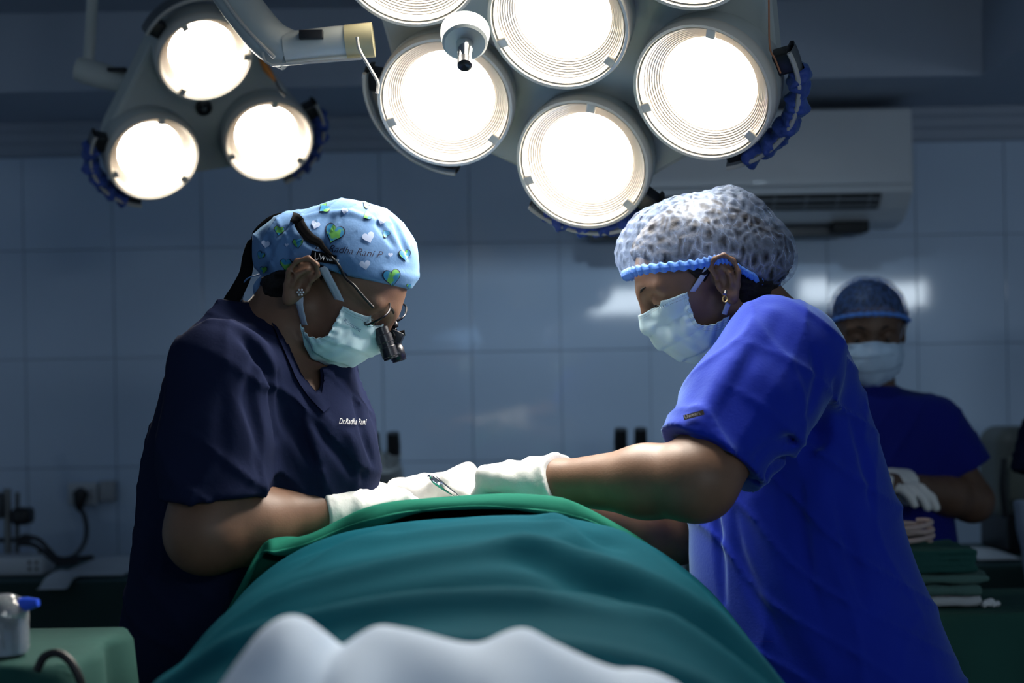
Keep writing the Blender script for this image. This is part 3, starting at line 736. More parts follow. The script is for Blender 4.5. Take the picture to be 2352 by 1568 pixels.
def skull(S_, H, ear=True, near=0, eo=(0, 0, 0)):
    ex, ey, ez = eo
    s = H.s; R = H.R
    E = lambda c, r, kind='U', k=.012, Q=None: S_.ell(H.w(*c), np.array(r) * s, R if Q is None else R @ Q, kind, k * s)
    K = lambda a, b, ra, rb, kind='U', k=.012: S_.cone(H.w(*a), H.w(*b), ra * s, rb * s, kind, k * s)
    E((.018, 0, .038), (.086, .071, .068))
    E((.050, 0, .000), (.056, .056, .060), k=.03)
    K((.058, 0, -.03), (.063, 0, -.062), .040, .027, k=.03)
    for q in (-1, 1):
        E((.062, q * .037, -.014), (.026, .020, .022), k=.02)
        K((.012, q * .045, -.040), (.060, q * .016, -.072), .014, .013, k=.025)
        K((.099, q * .010, .024), (.088, q * .046, .022), .0085, .0065, k=.014)
        K((.062, q * .030, -.045), (.076, q * .018, -.056), .019, .018, k=.02)
    E((.070, 0, -.076), (.012, .016, .011), k=.016)
    for q in (-1, 1): E((.108, q * .032, .004), (.017, .020, .013), 'S', .012)
    K((.103, 0, .016), (.1135, 0, -.025), .0075, .0095, k=.012)
    for q in (-1, 1): E((.106, q * .0120, -.030), (.010, .0085, .008), k=.007)
    K((.090, -.018, -.052), (.090, .018, -.052), .0060, .0060, k=.006); K((.087, -.014, -.062), (.087, .014, -.062), .0065, .0065, k=.006)
    E((.098, 0, -.057), (.012, .022, .0014), 'S', .003)
    for q in (-1, 1):
        E((.0875, q * .031, .0045), (.0140, .0145, .0125), k=.004)
        E((.103, q * .031, -.0035), (.010, .0135, .0022), 'S', .002)
    if ear:
        for q in (-1, 1):
            tl = math.radians(-12); Q = np.array(((math.cos(tl), 0, math.sin(tl)), (0, 1, 0), (-math.sin(tl), 0, math.cos(tl))))
            E((-.010 + ex, q * .072, .004 + ez), (.014, .012, .024), k=.008, Q=Q)
            E((-.010 + ex, q * (.074 + ey), .004 + ez), (.0165, .008, .029), k=.008, Q=Q)
            E((-.004 + ex, q * (.083 + ey), .001 + ez), (.0095, .0085, .017), 'S', .005, Q=Q)
            hx = [(.004, .012), (.006, .024), (-.002, .034), (-.016, .034), (-.026, .022), (-.0265, .004), (-.020, -.012), (-.012, -.024)]
            S_.chain([H.w(a + ex, q * (.079 + ey + .006 * (i in (2, 3, 4, 5))), b + ez) for i, (a, b) in enumerate(hx)], [.0034 * s] * len(hx), k=.004)
            S_.chain([H.w(-.008 + ex, q * (.081 + ey), .022 + ez), H.w(-.015 + ex, q * (.083 + ey), .008 + ez), H.w(-.012 + ex, q * (.082 + ey), -.008 + ez)], [.0030 * s] * 3, k=.004)
            E((-.006 + ex, q * (.076 + ey), -.024 + ez), (.009, .006, .011), k=.007); E((.005 + ex, q * (.077 + ey), -.002 + ez), (.004, .004, .006), k=.004)
    return S_
def arm(S_, sh, el, wr, r, infl=0.0, k=.02):
    S_.chain([sh, .5 * (np.array(sh) + el), el], [r[0] + infl, r[1] + infl, r[2] + infl], k=k)
    m1 = np.array(el) * .68 + np.array(wr) * .32
    S_.chain([el, m1, wr], [r[2] + infl, r[3] + infl, r[4] + infl], k=k)
FING = ((.030, .042, .025, .020, .0088), (.010, .046, .028, .021, .0090), (-.011, .043, .026, .020, .0086), (-.030, .033, .020, .018, .0078))
def hand(S_, wr, kn, up, thumb, curl, tcurl=(0.5, 0.4), infl=0.0, sc=1.0, spread=0.06):
    """wr -> kn runs along the palm, up = back of the hand, thumb = direction to the thumb side"""
    wr = np.array(wr, float); x = np.array(kn, float) - wr; x /= np.linalg.norm(x)
    up = np.array(up, float); up -= x * (up @ x); up /= np.linalg.norm(up)
    y = np.cross(up, x); y = y if y @ np.array(thumb) > 0 else -y
    R = np.stack([x, y, up], 1); i = infl
    S_.cone(wr - x * .02, wr + x * .02, .027 * sc + i, .027 * sc + i, k=.02)
    S_.rbox(wr + x * .050 * sc, np.array((.048, .040, .0165)) * sc + i, .0150 * sc, R, k=.018)
    S_.ell(wr + x * .035 * sc + y * .025 * sc - up * .012 * sc, np.array((.034, .020, .017)) * sc + i, R, k=.012)
    for f, (oy, l1, l2, l3, rad) in enumerate(FING):
        p = wr + (x * (.088 - .006 * abs(f - 1)) + y * oy) * sc; c = curl[f] if hasattr(curl[0], '__len__') else curl
        d0 = x + y * (oy * spread / .03); ang = 0; pts = [p - x * .015 * sc, p]; d0 /= np.linalg.norm(d0)
        for L_, cv in zip((l1, l2, l3), c):
            ang += cv; d = d0 * math.cos(ang) - up * math.sin(ang); pts.append(pts[-1] + d * L_ * sc)
        S_.chain(pts, [(rad + .0012) * sc + i, (rad + .0012) * sc + i, rad * sc + i, rad * .93 * sc + i, rad * .82 * sc + i], k=.0035)
    p = wr + (x * .022 + y * .030 - up * .008) * sc; d = x * .62 + y * .62 - up * .42; d /= np.linalg.norm(d)
    p1 = p + d * .040 * sc; d2 = d * math.cos(tcurl[0]) + x * math.sin(tcurl[0]); p2 = p1 + d2 * .032 * sc
    d3 = d2 * math.cos(tcurl[1]) + (x * .5 - y * .8) * math.sin(tcurl[1]); p3 = p2 + d3 * .026 * sc
    S_.chain([p, p1, p2, p3], [.0135 * sc + i, .0115 * sc + i, .0105 * sc + i, .0085 * sc + i], k=.006)
    return x
def sil(H0, Y, rows, ry, yaw):
    """torso slices from silhouette rows (py, left px, right px); returns loft arrays"""
    z, cx, cy, rx, r2 = [], [], [], [], []
    for (py, a, b), q in zip(rows, ry):
        pa, pb = P(a, py, Y), P(b, py, Y); Wd = (pb[0] - pa[0]) / 2
        z.append((pa[2] + pb[2]) / 2); cx.append((pa[0] + pb[0]) / 2); cy.append(Y)
        q = min(q, .97 * Wd / max(abs(math.sin(yaw)), .02)); rx.append(math.sqrt(max(Wd**2 - (q * math.sin(yaw))**2, 1e-5)) / math.cos(yaw)); r2.append(q)
    return z, cx, cy, rx, r2
def mask_grid(rows, H, n=(72, 56), pleat=.0032, local=False, body=None):
    """rows[v] = [(px,py,y) from the midline out]; mirrored across the face"""
    L_ = []
    for r in rows:
        pts = [np.array(q, float) if local else H.loc(q[0], q[1], q[2]) for q in r]
        pts[0][1] = 0
        far = [np.array((p[0], -p[1], p[2])) for p in pts[:0:-1]]
        L_.append(np.array(far + pts))
    L_ = np.array(L_)                                    # (v, u, 3)
    A = np.stack([spline(L_[v], n[0]) for v in range(len(L_))], 1)          # (nu, v, 3)
    G = np.stack([spline(A[u], n[1]) for u in range(n[0])], 0)              # (nu, nv, 3)
    du = np.gradient(G, axis=0); dv = np.gradient(G, axis=1); N = np.cross(du, dv); N /= np.linalg.norm(N, axis=-1, keepdims=True) + 1e-9
    if N[n[0] // 2, n[1] // 2, 0] < 0: N = -N
    u = np.linspace(-1, 1, n[0])[:, None]; v = np.linspace(0, 1, n[1])[None]
    t = (v * 3.4 + .22 * np.abs(u)**1.5 + .08 * np.sin(u * 5)) % 1.0; saw = np.where(t < .82, t / .82, (1 - t) / .18) * np.clip((v - .12) * 6, 0, 1)
    cr_ = np.sin(u * 17 + v * 5) * np.sin(v * 13 + u * 3) * .8 + np.sin(u * 31 - v * 9) * .35
    edge = np.abs(u)**6
    G = G + N * (.0022 + saw * pleat * (1 - .4 * edge) + cr_ * .0014 + edge * .0012 * np.sin(v * 60))[..., None]
    Wd = np.einsum('ij,uvj->uvi', H.R, G * H.s) + H.o
    if body is not None:
        q = Wd.reshape(-1, 3); sm_ = np.zeros(len(q))
        for _ in range(5):
            e = .001; d = body.ev(q); gr = np.stack([body.ev(q + np.eye(3)[i] * e) - body.ev(q - np.eye(3)[i] * e) for i in range(3)], 1)
            gr /= np.linalg.norm(gr, axis=1, keepdims=True) + 1e-9; q = q + gr * np.maximum(.0035 - d, 0)[:, None] * .8
        D_ = (q - Wd.reshape(-1, 3)).reshape(Wd.shape)
        for _ in range(3):                                # spread the push so the cloth stays smooth
            Z = np.pad(D_, ((1, 1), (1, 1), (0, 0)), mode='edge'); D_ = np.where(np.linalg.norm(D_, axis=-1, keepdims=True) > np.linalg.norm((Z[:-2, 1:-1] + Z[2:, 1:-1] + Z[1:-1, :-2] + Z[1:-1, 2:]) / 4, axis=-1, keepdims=True), D_, (Z[:-2, 1:-1] + Z[2:, 1:-1] + Z[1:-1, :-2] + Z[1:-1, 2:]) / 4)
        Wd = Wd + D_
    return Wd, L_
def skin_mat(name, col):
    m = mat(name, col, .48, spec=.4, var=.14, vscale=28, bump=.25, bscale=420, bdist=.0006)
    return m
def mask_mat(name, col):
    m = mat(name, col, .75, spec=.2, bump=.3, bscale=900, bdist=.0004)
    nt = m.node_tree; b = nt.nodes['Principled BSDF']
    uvn = nd(nt, 'ShaderNodeUVMap'); sp = nd(nt, 'ShaderNodeSeparateXYZ'); nt.links.new(uvn.outputs[0], sp.inputs[0])
    def mth(op, a, b2=None):
        n = nd(nt, 'ShaderNodeMath', operation=op)
        for i, q in enumerate((a, b2)):
            if q is None: continue
            if isinstance(q, (int, float)): n.inputs[i].default_value = q
            else: nt.links.new(q, n.inputs[i])
        return n.outputs[0]
    u, v = sp.outputs[0], sp.outputs[1]
    dash = mth('GREATER_THAN', mth('FRACT', mth('MULTIPLY', u, 90.0)), .5)
    lines = mth('LESS_THAN', mth('FRACT', mth('MULTIPLY', v, 34.0)), .3)
    top = mth('LESS_THAN', v, .085); top2 = mth('GREATER_THAN', v, .028)
    au = mth('ABSOLUTE', mth('SUBTRACT', u, .5)); side = mth('MULTIPLY', mth('GREATER_THAN', au, .435), mth('LESS_THAN', mth('FRACT', mth('MULTIPLY', au, 70.0)), .35))
    sd = mth('MULTIPLY', side, mth('GREATER_THAN', mth('FRACT', mth('MULTIPLY', v, 60.0)), .5))
    msk = mth('MAXIMUM', mth('MULTIPLY', mth('MULTIPLY', mth('MULTIPLY', dash, lines), top), top2), sd)
    mx = nd(nt, 'ShaderNodeMix', data_type='RGBA'); mx.inputs[6].default_value = (*col, 1); mx.inputs[7].default_value = tuple(c * .45 for c in col) + (1,)
    nt.links.new(mth('MULTIPLY', msk, .8), mx.inputs[0]); nt.links.new(mx.outputs[2], b.inputs['Base Color'])
    b.inputs['Subsurface Weight'].default_value = 0
    return m
m_hair = mat('black_hair', (.010, .008, .008), .6, spec=.2, bump=.6, bscale=200, bdist=.002)
m_glove = mat('latex_glove', (.80, .80, .77), .45, spec=.4, bump=.35, bscale=70, bdist=.003)
m_strap = mat('mask_strap', (.52, .58, .72), .7, bump=.3, bscale=500)
m_eye = mat('eye_white', (.6, .57, .53), .15); m_iris = mat('dark_iris', (.02, .012, .008), .1)
def eyes(H, root):
    for q in (-1, 1):
        e = MB().sphere(H.w(.0880, q * .031, .003), .0120 * H.s, 10).build('eye', m_eye, root)
        MB().sphere(H.w(.0940, q * .031, -.0012), .0066 * H.s, 8).build('iris', m_iris, e)
def legs(root, hips, m, names=('scrub_trousers',)):
    """trousers and shoes down to the floor; hips = list of two hip centres and two foot positions"""
    s = SDF()
    (h1, f1), (h2, f2) = hips
    s.ell((np.array(h1) + h2) / 2, (.17, .17, .13), k=.05)
    for h_, f_ in hips: s.chain([h_, (np.array(h_) + f_) / 2, f_ + np.array((0, 0, .09))], [.10, .078, .072], k=.05)
    s.mesh(.013, 'scrub_trousers', m, root)
    return s
def shoe(root, f, d, m):
    d = np.array((d[0], d[1], 0.0)); d /= np.linalg.norm(d)
    s = SDF(); s.cone(f + d * -.05 + (0, 0, .045), f + d * .02 + (0, 0, .045), .042, .042, k=.02); s.cone(f + d * .02 + (0, 0, .038), f + d * .13 + (0, 0, .03), .042, .030, k=.02)
    s.plane(f + np.array((0, 0, .002)), (0, 0, -1)); s.mesh(.008, 'shoe', m, root)

# ------------------------------------------------------------------ surgeon in navy scrubs (left)
SY = 1.945
m_navy = mat('navy_cotton', (.0125, .0180, .050), .95, spec=.06, bump=.35, bscale=260, bdist=.0008, var=.12, vscale=9)
m_skinA = skin_mat('skin_surgeon', (.205, .110, .069))
HA = Head(740, 645, SY, 38, -5, 1.0)
su = thing('person', (HA.o[0] - .16, SY, 0), 'surgeon in navy scrubs and heart-print blue cap bending over the operating field', 'person')
rowsA = [(700, 540, 612), (722, 500, 680), (760, 452, 742), (800, 425, 785), (845, 402, 806), (900, 380, 824), (980, 352, 850), (1060, 330, 868), (1135, 322, 870), (1250, 306, 872), (1400, 284, 868), (1600, 248, 850), (1750, 240, 830)]
ryA = [.05, .095, .128, .142, .148, .150, .150, .152, .155, .160, .165, .170, .17]
YAWA = math.radians(-24)
lfA = sil(HA, SY + .015, rowsA, ryA, YAWA)
shN, elN, wrN = P(515, 862, 1.805), P(476, 1222, 1.752), P(778, 1168, 1.872)
shF, elF, wrF = P(705, 860, 2.13), P(700, 1205, 2.23), P(958, 1146, 2.085)
knN, knF = P(955, 1124, 1.975), P(1062, 1096, 2.035)
sk = SDF(); sk.loft(*lfA, yaw=YAWA, off=-.024, k=.03)
sk.cone(P(648, 760, SY), HA.w(-.020, 0, -.02), .058, .050, k=.03); sk.cone(P(655, 800, SY), HA.w(.008, 0, -.045), .046, .040, k=.03)
sk.cone(P(655, 800, SY), P(672, 930, SY - .02), .046, .044, k=.03); sk.ell(P(690, 960, SY - .03), (.05, .07, .05), k=.04)
skull(sk, HA, eo=(.004, .008, -.014))
arm(sk, shN, elN, wrN, (.050, .050, .049, .047, .027)); arm(sk, shF, elF, wrF, (.05, .048, .046, .044, .027))
cA = ((.25, .5, .45), (.30, .6, .5), (.35, .7, .5), (.45, .8, .5))
cB = ((.75, .55, .35), (.85, .6, .4), (.95, .7, .4), (1.0, .8, .5))
hand(sk, wrN, knN, (0, -.25, 1), (0, 1, 0), cA); hand(sk, wrF, knF, (-.1, -.2, 1), (0, -1, 0), cB)
body = sk.mesh(.0033, 'body', m_skinA, su)
for nm, wr, kn, el, up, th, cu in (('glove', wrN, knN, elN, (0, -.25, 1), (0, 1, 0), cA), ('glove', wrF, knF, elF, (-.1, -.2, 1), (0, -1, 0), cB)):
    g = SDF(); x = hand(g, wr, kn, up, th, cu, infl=.0016); a = np.array(wr) - np.array(el); a /= np.linalg.norm(a)
    g.cone(np.array(wr) - a * .035, np.array(wr) + a * .01, .0365, .0325, k=.012); g.cone(np.array(wr) - a * .036, np.array(wr) - a * .031, .0375, .0375, k=.004)
    g.plane(np.array(wr) - a * .036, -a, k=.003)
    g.disp(waves(3, 150, .0007, n=5)); g.mesh(.0024, nm, m_glove, su)
# scrub top
t = SDF(); t.loft(*lfA, yaw=YAWA, off=0.0, k=.03)
def sleeve(t, pts, rs, hem_n, wall=.006, deep=.024, k=.03):
    q = SDF(); pts = [np.array(p, float) for p in pts]; n = np.array(hem_n, float); n /= np.linalg.norm(n); h = pts[-1]
    q.chain(pts + [h + (h - pts[-2]) * .25], list(rs) + [rs[-1] * 1.02], k=.03); q.disp(waves(int(abs(h[0]) * 900) + 2, 30, .0016, (1, 1, .5)))
    q.plane(h, n, k=.003); q.cone(h - n * deep, h + n * .06, rs[-1] - wall - .004, rs[-1] - wall, 'S', .004)
    t.sub(q, k)
t.ell(P(745, 1030, SY - .045), (.060, .07, .075), k=.05); t.ell(P(772, 1030, SY + .09), (.052, .065, .07), k=.05)
# V neck cut out along the chest
vo = P(735, 860, SY - .06); vd = np.array((.80, -.60, 0.0)); vx = np.array((.60, .80, 0.0))
nck = [(715, 908), (740, 925), (735, 840), (770, 790), (690, 690), (604, 694), (640, 770), (672, 840)]
t.prism([((lambda q: (q[0], q[2]))(P(a, b, SY - .06))) for a, b in ((604, 690), (632, 742), (662, 810), (690, 872), (728, 906), (737, 893), (738, 850), (752, 838), (800, 760), (760, 640), (640, 640))], (0, 0, 0), (1, 0, 0), (0, 0, 1), 'S', .004)
a = elN - shN; a /= np.linalg.norm(a)
t.plane(P(470, 1790, 1.8), (0, 0, -1), k=.01)
hem = P(497, 1143, 1.79); t.prism([(P(q[0], q[1], 1.79)[0], P(q[0], q[1], 1.79)[2]) for q in ((395, 1150), (585, 1142), (600, 1290), (395, 1290))], (0, 0, 0), (1, 0, 0), (0, 0, 1), 'S', .004) if False else None
def hemcut(t, p0, ax, r, depth, rout):
    """open a sleeve: cut it across at p0 and hollow it inside"""
    p0 = np.array(p0); ax = np.array(ax) / np.linalg.norm(ax)
    t.cone(p0 + ax * (rout + .002), p0 + ax * (rout + .10), rout, rout, 'S', .004)
sleeve(t, [shN, .55 * shN + .45 * elN, P(492, 1142, 1.762)], [.070, .064, .058], (.05, 0, -1))
sleeve(t, [shF, .5 * (shF + elF), shF * .25 + elF * .75], [.072, .066, .062], elF - shF)
for px_ in (((520, 890), (514, 980), (516, 1060)), ((596, 800), (578, 900), (598, 1000), (600, 1090)), ((560, 770), (630, 880), (640, 1000))):
    t.crease(px_, .012, .0035, 'S', .008)
for px_ in (((700, 900), (735, 970), (790, 1045), (830, 1100)), ((690, 930), (700, 1010), (735, 1075)), ((770, 990), (800, 1040), (842, 1095)), ((640, 860), (660, 960), (720, 1060)), ((812, 900), (838, 985), (858, 1060))):
    t.crease(px_, .008, .004, 'S', .009)
for px_ in (((715, 905), (750, 975), (805, 1050)), ((800, 1000), (815, 1060), (815, 1120)), ((480, 740), (560, 760), (600, 790))):
    t.crease(px_, .007, .004, 'U', .010)
t.disp(waves(11, 26, .0022, (1, 1, .5))); t.disp(folds(12, ((1, .3, .55), (1, -.2, -.2), (.8, 0, 1)), 34, .0046))
# cut the near sleeve at its hem, leaving the torso alone
def sleeve_gap(t, hemp, ax, rin, L_):
    hemp = np.array(hemp); ax = np.array(ax, float) / np.linalg.norm(ax)
    t.cone(hemp - ax * .05, hemp + ax * L_, rin, rin + .004, 'S', .004)
top = t.mesh(.0045, 'scrub_top', m_navy, su)
legs(su, [(P(500, 1700, SY - .08), np.array((-.44, SY - .09, 0))), (P(540, 1700, SY + .1), np.array((-.40, SY + .12, 0)))], m_navy)
for q in ((-.44, SY - .09), (-.40, SY + .12)): shoe(su, np.array((*q, 0)), (1, -.2), m_black)
# hair below the cap
h = SDF(); E = lambda c, r, kind='U', k=.01: h.ell(HA.w(*c), np.array(r), HA.R, kind, k)
E((.010, 0, .036), (.096, .0800, .072)); E((-.038, 0, .004), (.048, .068, .050), k=.03); E((-.028, 0, -.030), (.036, .060, .045), k=.03)
h.prism([HA.loc(a, b, 0)[[0, 2]] for a, b in ((1000, 540), (800, 590), (778, 632), (760, 650), (748, 610), (730, 640), (716, 664), (690, 690), (660, 716), (620, 760), (700, 1000), (1100, 1000), (1100, 600))], HA.o, HA.R[:, 0], HA.R[:, 2], 'S', .006)
h.prism([HA.loc(a, b, -.05)[[0, 2]] for a, b in ((1000, 640), (948, 640), (850, 626), (800, 614), (760, 600), (715, 580), (684, 588), (660, 612), (628, 628), (570, 640), (500, 500), (800, 300), (1100, 500))], HA.o, HA.R[:, 0], HA.R[:, 2], 'S', .004)
h.disp(waves(5, 240, .0012, (1, 1, 1)))
h.mesh(.003, 'hair', m_hair, su)
eyes(HA, su)
# heart-print cap
m_capA = mat('blue_cap_cotton', (.115, .24, .47), .75, spec=.25, sheen=.15, bump=.35, bscale=300, bdist=.0007, var=.10, vscale=14)
c = SDF(); cc = P(800, 600, SY + .005)
c.ell(cc, (.0965, .090, .0840), k=.01)
c.ell(P(655, 575, SY), (.044, .062, .043), k=.028); c.ell(P(705, 592, SY), (.052, .076, .046), k=.03)
brim = [HA.loc(a, b, -.05)[[0, 2]] for a, b in ((1000, 672), (948, 661), (905, 656), (850, 645), (800, 635), (768, 624), (745, 611), (715, 600), (684, 604), (660, 628), (628, 642), (600, 652), (560, 660), (600, 900), (1100, 900))]
c.crease(((684, 520), (705, 548), (735, 572), (765, 592)), .008, .005, 'S', .008)
for px_ in (((648, 600), (665, 560), (690, 545)), ((610, 545), (618, 590), (612, 640)), ((760, 500), (745, 540), (735, 575)), ((860, 500), (885, 530), (905, 560)), ((900, 500), (925, 545), (940, 590)), ((640, 535), (660, 520))):
    c.crease(px_, .005, .003, 'S', .006)
for px_ in (((695, 506), (745, 492), (800, 490), (850, 505), (900, 512)), ((880, 620), (915, 628), (955, 634))):
    c.crease(px_, .004, .0016, 'U', .008)
c.disp(waves(21, 60, .0016)); c.disp(folds(22, ((1, .2, .5), (1, 0, -.6)), 95, .0026)); c.prism(brim, HA.o, HA.R[:, 0], HA.R[:, 2], 'S', .004)
capA = c.mesh(.0026, 'surgical_cap', m_capA, su)
bv = bvh_of(capA)
m_line = mat('navy_print', (.008, .012, .05), .7); m_pale = mat('pale_heart_print', (.42, .52, .74), .7)
m_earth = mat('green_blue_heart_print', (.02, .25, .45), .6); nt = m_earth.node_tree
n_ = nd(nt, 'ShaderNodeTexNoise'); n_.inputs['Scale'].default_value = 75; n_.inputs['Detail'].default_value = 1.0; tc = nd(nt, 'ShaderNodeTexCoord'); nt.links.new(tc.outputs['Object'], n_.inputs['Vector'])
rp = nd(nt, 'ShaderNodeValToRGB'); rp.color_ramp.elements[0].color = (.015, .22, .45, 1); rp.color_ramp.elements[1].color = (.12, .42, .08, 1); rp.color_ramp.elements[0].position = .47; rp.color_ramp.elements[1].position = .52
nt.links.new(n_.outputs['Fac'], rp.inputs[0]); nt.links.new(rp.outputs[0], nt.nodes['Principled BSDF'].inputs['Base Color'])
def heart(x, y, s, ang, m, rim=None, sq=1.0):
    n = 36; out = []
    for i in range(n):
        a = 2 * math.pi * i / n; hx = 16 * math.sin(a)**3; hy = 13 * math.cos(a) - 5 * math.cos(2 * a) - 2 * math.cos(3 * a) - math.cos(4 * a)
        out.append((hx / 17, -hy / 17))
    ca, sa = math.cos(math.radians(ang)), math.sin(math.radians(ang))
    def T(u, v): u *= sq; return (x + s * (u * ca - v * sa), y + s * (u * sa + v * ca))
    def disc(f, nm, mm, lift):
        pts = [T(0, 0)] + [T(u * f * q, v * f * q) for q in (.33, .66, 1.0) for u, v in out]; fs = [(0, 1 + (i + 1) % n, 1 + i) for i in range(n)]
        for r in range(2):
            for i in range(n): fs.append((1 + r * n + i, 1 + r * n + (i + 1) % n, 1 + (r + 1) * n + (i + 1) % n, 1 + (r + 1) * n + i))
        return decal(nm, pts, fs, [bv], mm, capA, lift, True)
    if rim: disc(1.13, 'heart_outline', rim, .0007)
    disc(1.0, 'printed_heart', m, .0011)
for x, y, s, a in ((768, 535, 25, 20), (929, 585, 15, -5), (899, 636, 22, -8), (745, 478, 14, 50), (844, 496, 11, 60), (657, 606, 15, 5), (642, 530, 13, 10), (684, 558, 13, -5), (886, 537, 10, 140), (784, 634, 17, 170), (606, 618, 9, 0), (600, 585, 10, 30), (842, 470, 10, 120), (938, 656, 6, 0)):
    heart(x, y, s, a, m_earth, m_line, .9)
for x, y, s, a in ((725, 517, 11, 20), (846, 545, 15, -18), (838, 608, 13, -10), (896, 585, 6, 0), (611, 561, 11, 10), (792, 485, 8, 10), (876, 508, 9, 20), (659, 562, 5, 0)):
    heart(x, y, s, a, m_pale)
pp, ff = text_pts('Dr.Radha Rani P', 23, 722, 573, 7.5, .35); decal('embroidered_name', pp, ff, [bv], m_line, capA, .0012)
lb = decal('brand_label', [(716, 577), (776, 587), (773, 607), (712, 596)], [(0, 3, 2, 1)], [bv], mat('black_elastic', (.006, .006, .007), .9, spec=.1), capA, .0022)
pp, ff = text_pts('Uwears', 18.5, 721, 595, 9); decal('label_lettering', pp, ff, [bv], mat('white_thread', (.7, .7, .7), .7), capA, .0032)
# cap ties and tail
ribbon('cap_tie', [P(612, 628, SY), P(590, 633, SY - .01), P(568, 642, SY - .015), P(560, 668, SY), P(553, 695, SY + .01)], [.012, .010, .009, .008, .006], m_capA, su, (.4, 1, .3))
ribbon('cap_tie', [P(612, 640, SY - .02), P(598, 660, SY - .02), P(596, 690, SY - .01)], [.016, .020, .012], m_capA, su, (1, .3, .2))
# mask
m_mask = mask_mat('blue_mask_fabric', (.56, .76, .84))
rowsM = [[(866, 742, 0), (833, 726, -0.0356), (806, 713, -0.0548), (786, 702, -0.0673)], [(870, 768, 0), (826, 755, -0.0413), (794, 744, -0.0628), (770, 733, -0.0741)],
         [(863, 796, 0), (815, 784, -0.0469), (779, 772, -0.0673), (754, 763, -0.0786)], [(842, 818, 0), (797, 809, -0.0492), (758, 795, -0.0695), (732, 775, -0.0808)],
         [(813, 833, 0), (768, 823, -0.0458), (727, 803, -0.0673), (708, 765, -0.082)], [(784, 841, 0), (743, 831, -0.0356), (708, 802, -0.0605), (694, 742, -0.0808)]]
skh = skull(SDF(), HA, ear=False); GM, MLOC = mask_grid(rowsM, HA, body=skh)
mk = grid_mesh('face_mask', GM, m_mask, su, .0012, uv=True)
pp, ff = text_pts('Romsons', 15, 787, 740, 29, 0, .8); decal('mask_lettering', pp, ff, [bvh_of(mk)], mat('mask_print', (.12, .22, .34), .7), mk, .0012)
for q in (-1, 1):
    f = lambda px, py, y: HA.w(*(HA.loc(px, py, -y) * np.array((1, -q, 1))))
    ribbon('ear_loop', [f(788, 706, .058), f(770, 668, .0685), f(752, 634, .0765), f(741, 612, .0800)], .0115, m_strap, mk, HA.R @ np.array((.9, 0, .3)))
    ribbon('ear_loop', [f(700, 745, .069), f(694, 722, .0745), f(688, 696, .0795), f(686, 676, .0790)], .0115, m_strap, mk, HA.R @ np.array((.9, 0, -.3)))
# ear stud
st = MB()
for i in range(7):
    aa = 2 * math.pi * i / 6; d = (0, 0) if i == 6 else (math.cos(aa) * 6.5, math.sin(aa) * 6.5); st.sphere(HA.w(*HA.loc(690 + d[0], 671 + d[1], -.0925)), .0016, 5)
st.build('earring', mat('crystal', (.85, .85, .9), .1, metal=.4), su)
# loupe spectacles
m_gun = mat('gunmetal', (.03, .03, .035), .25, metal=.8); m_barrel = mat('loupe_black', (.008, .009, .016), .3, spec=.6)
m_lens = bpy.data.materials.new('spectacle_lens'); m_lens.use_nodes = True; nt = m_lens.node_tree; nt.nodes.clear()
o_ = nd(nt, 'ShaderNodeOutputMaterial'); mx = nd(nt, 'ShaderNodeMixShader'); tr = nd(nt, 'ShaderNodeBsdfTransparent'); gl = nd(nt, 'ShaderNodeBsdfGlossy'); gl.inputs['Roughness'].default_value = .05; mx.inputs[0].default_value = .45; tr.inputs[0].default_value = (.7, .72, .74, 1)
nt.links.new(tr.outputs[0], mx.inputs[1]); nt.links.new(gl.outputs[0], mx.inputs[2]); nt.links.new(mx.outputs[0], o_.inputs[0])
lt = HA.R[:, 1]; ga = np.array((.42, 0, -.907)); ga -= lt * (ga @ lt); ga /= np.linalg.norm(ga); up_ = np.cross(lt, ga); up_ = up_ if up_[0] > 0 else -up_
la = -lt * .80 + np.array((.06, 0, -.50)); la /= np.linalg.norm(la)
lp = MB().tube([P(900, 711, SY - .006), P(908, 706, SY + .002), P(914, 714, SY + .012)], .0016, 10).build('loupe_spectacles', m_gun, su)
for (lx, ly, dy) in ((867, 721, -.054), (906, 727, .034)):
    oc = P(lx, ly, SY + dy); n = 40; rimp = []
    for i in range(n + 1):
        aa = 2 * math.pi * i / n; ca, sa = math.cos(aa), math.sin(aa)
        rimp.append(oc + la * .0255 * math.copysign(abs(ca)**.8, ca) + up_ * .0185 * math.copysign(abs(sa)**.8, sa) - ga * .003 * ca * ca)
    MB().tube(rimp, .0014, 8).build('lens_rim', m_gun, lp)
    link_mesh('lens', np.array([oc] + rimp[:-1]), [(0, i + 1, (i + 1) % n + 1) for i in range(n)], m_lens, lp)
for (ax_, ay, bx, by, dy, rr) in ((874, 752, 899, 824, -.026, .0112), (893, 748, 918, 829, .026, .0108)):
    q0, q1 = P(ax_, ay, SY + dy), P(bx, by, SY + dy); d = (q1 - q0); L_ = np.linalg.norm(d)
    br = MB().lathe([(0, 0), (rr * .78, 0), (rr * .86, .001), (rr * .88, L_ * .22), (rr * 1.0, L_ * .25), (rr * 1.0, L_ * .48), (rr * .93, L_ * .50), (rr * .93, L_ * .62), (rr * 1.0, L_ * .64), (rr * 1.0, L_ * .93), (rr * .92, L_ * .95), (rr * .92, L_), (rr * .8, L_), (rr * .78, L_ - .003), (0, L_ - .003)], q0, d, 32).build('loupe_barrel', m_barrel, lp)
MB().tube(spline([P(905, 712, SY), P(900, 728, SY), P(907, 742, SY), P(903, 756, SY), P(910, 768, SY)], 20), [.0045 + .0014 * math.sin(i * 1.3) for i in range(20)], 10).build('hinge_arm', m_gun, lp)
MB().tube([P(896, 770, SY - .02), P(906, 776, SY), P(914, 772, SY + .024)], [.006, .0075, .006], 8).build('bridge_bar', m_gun, lp)
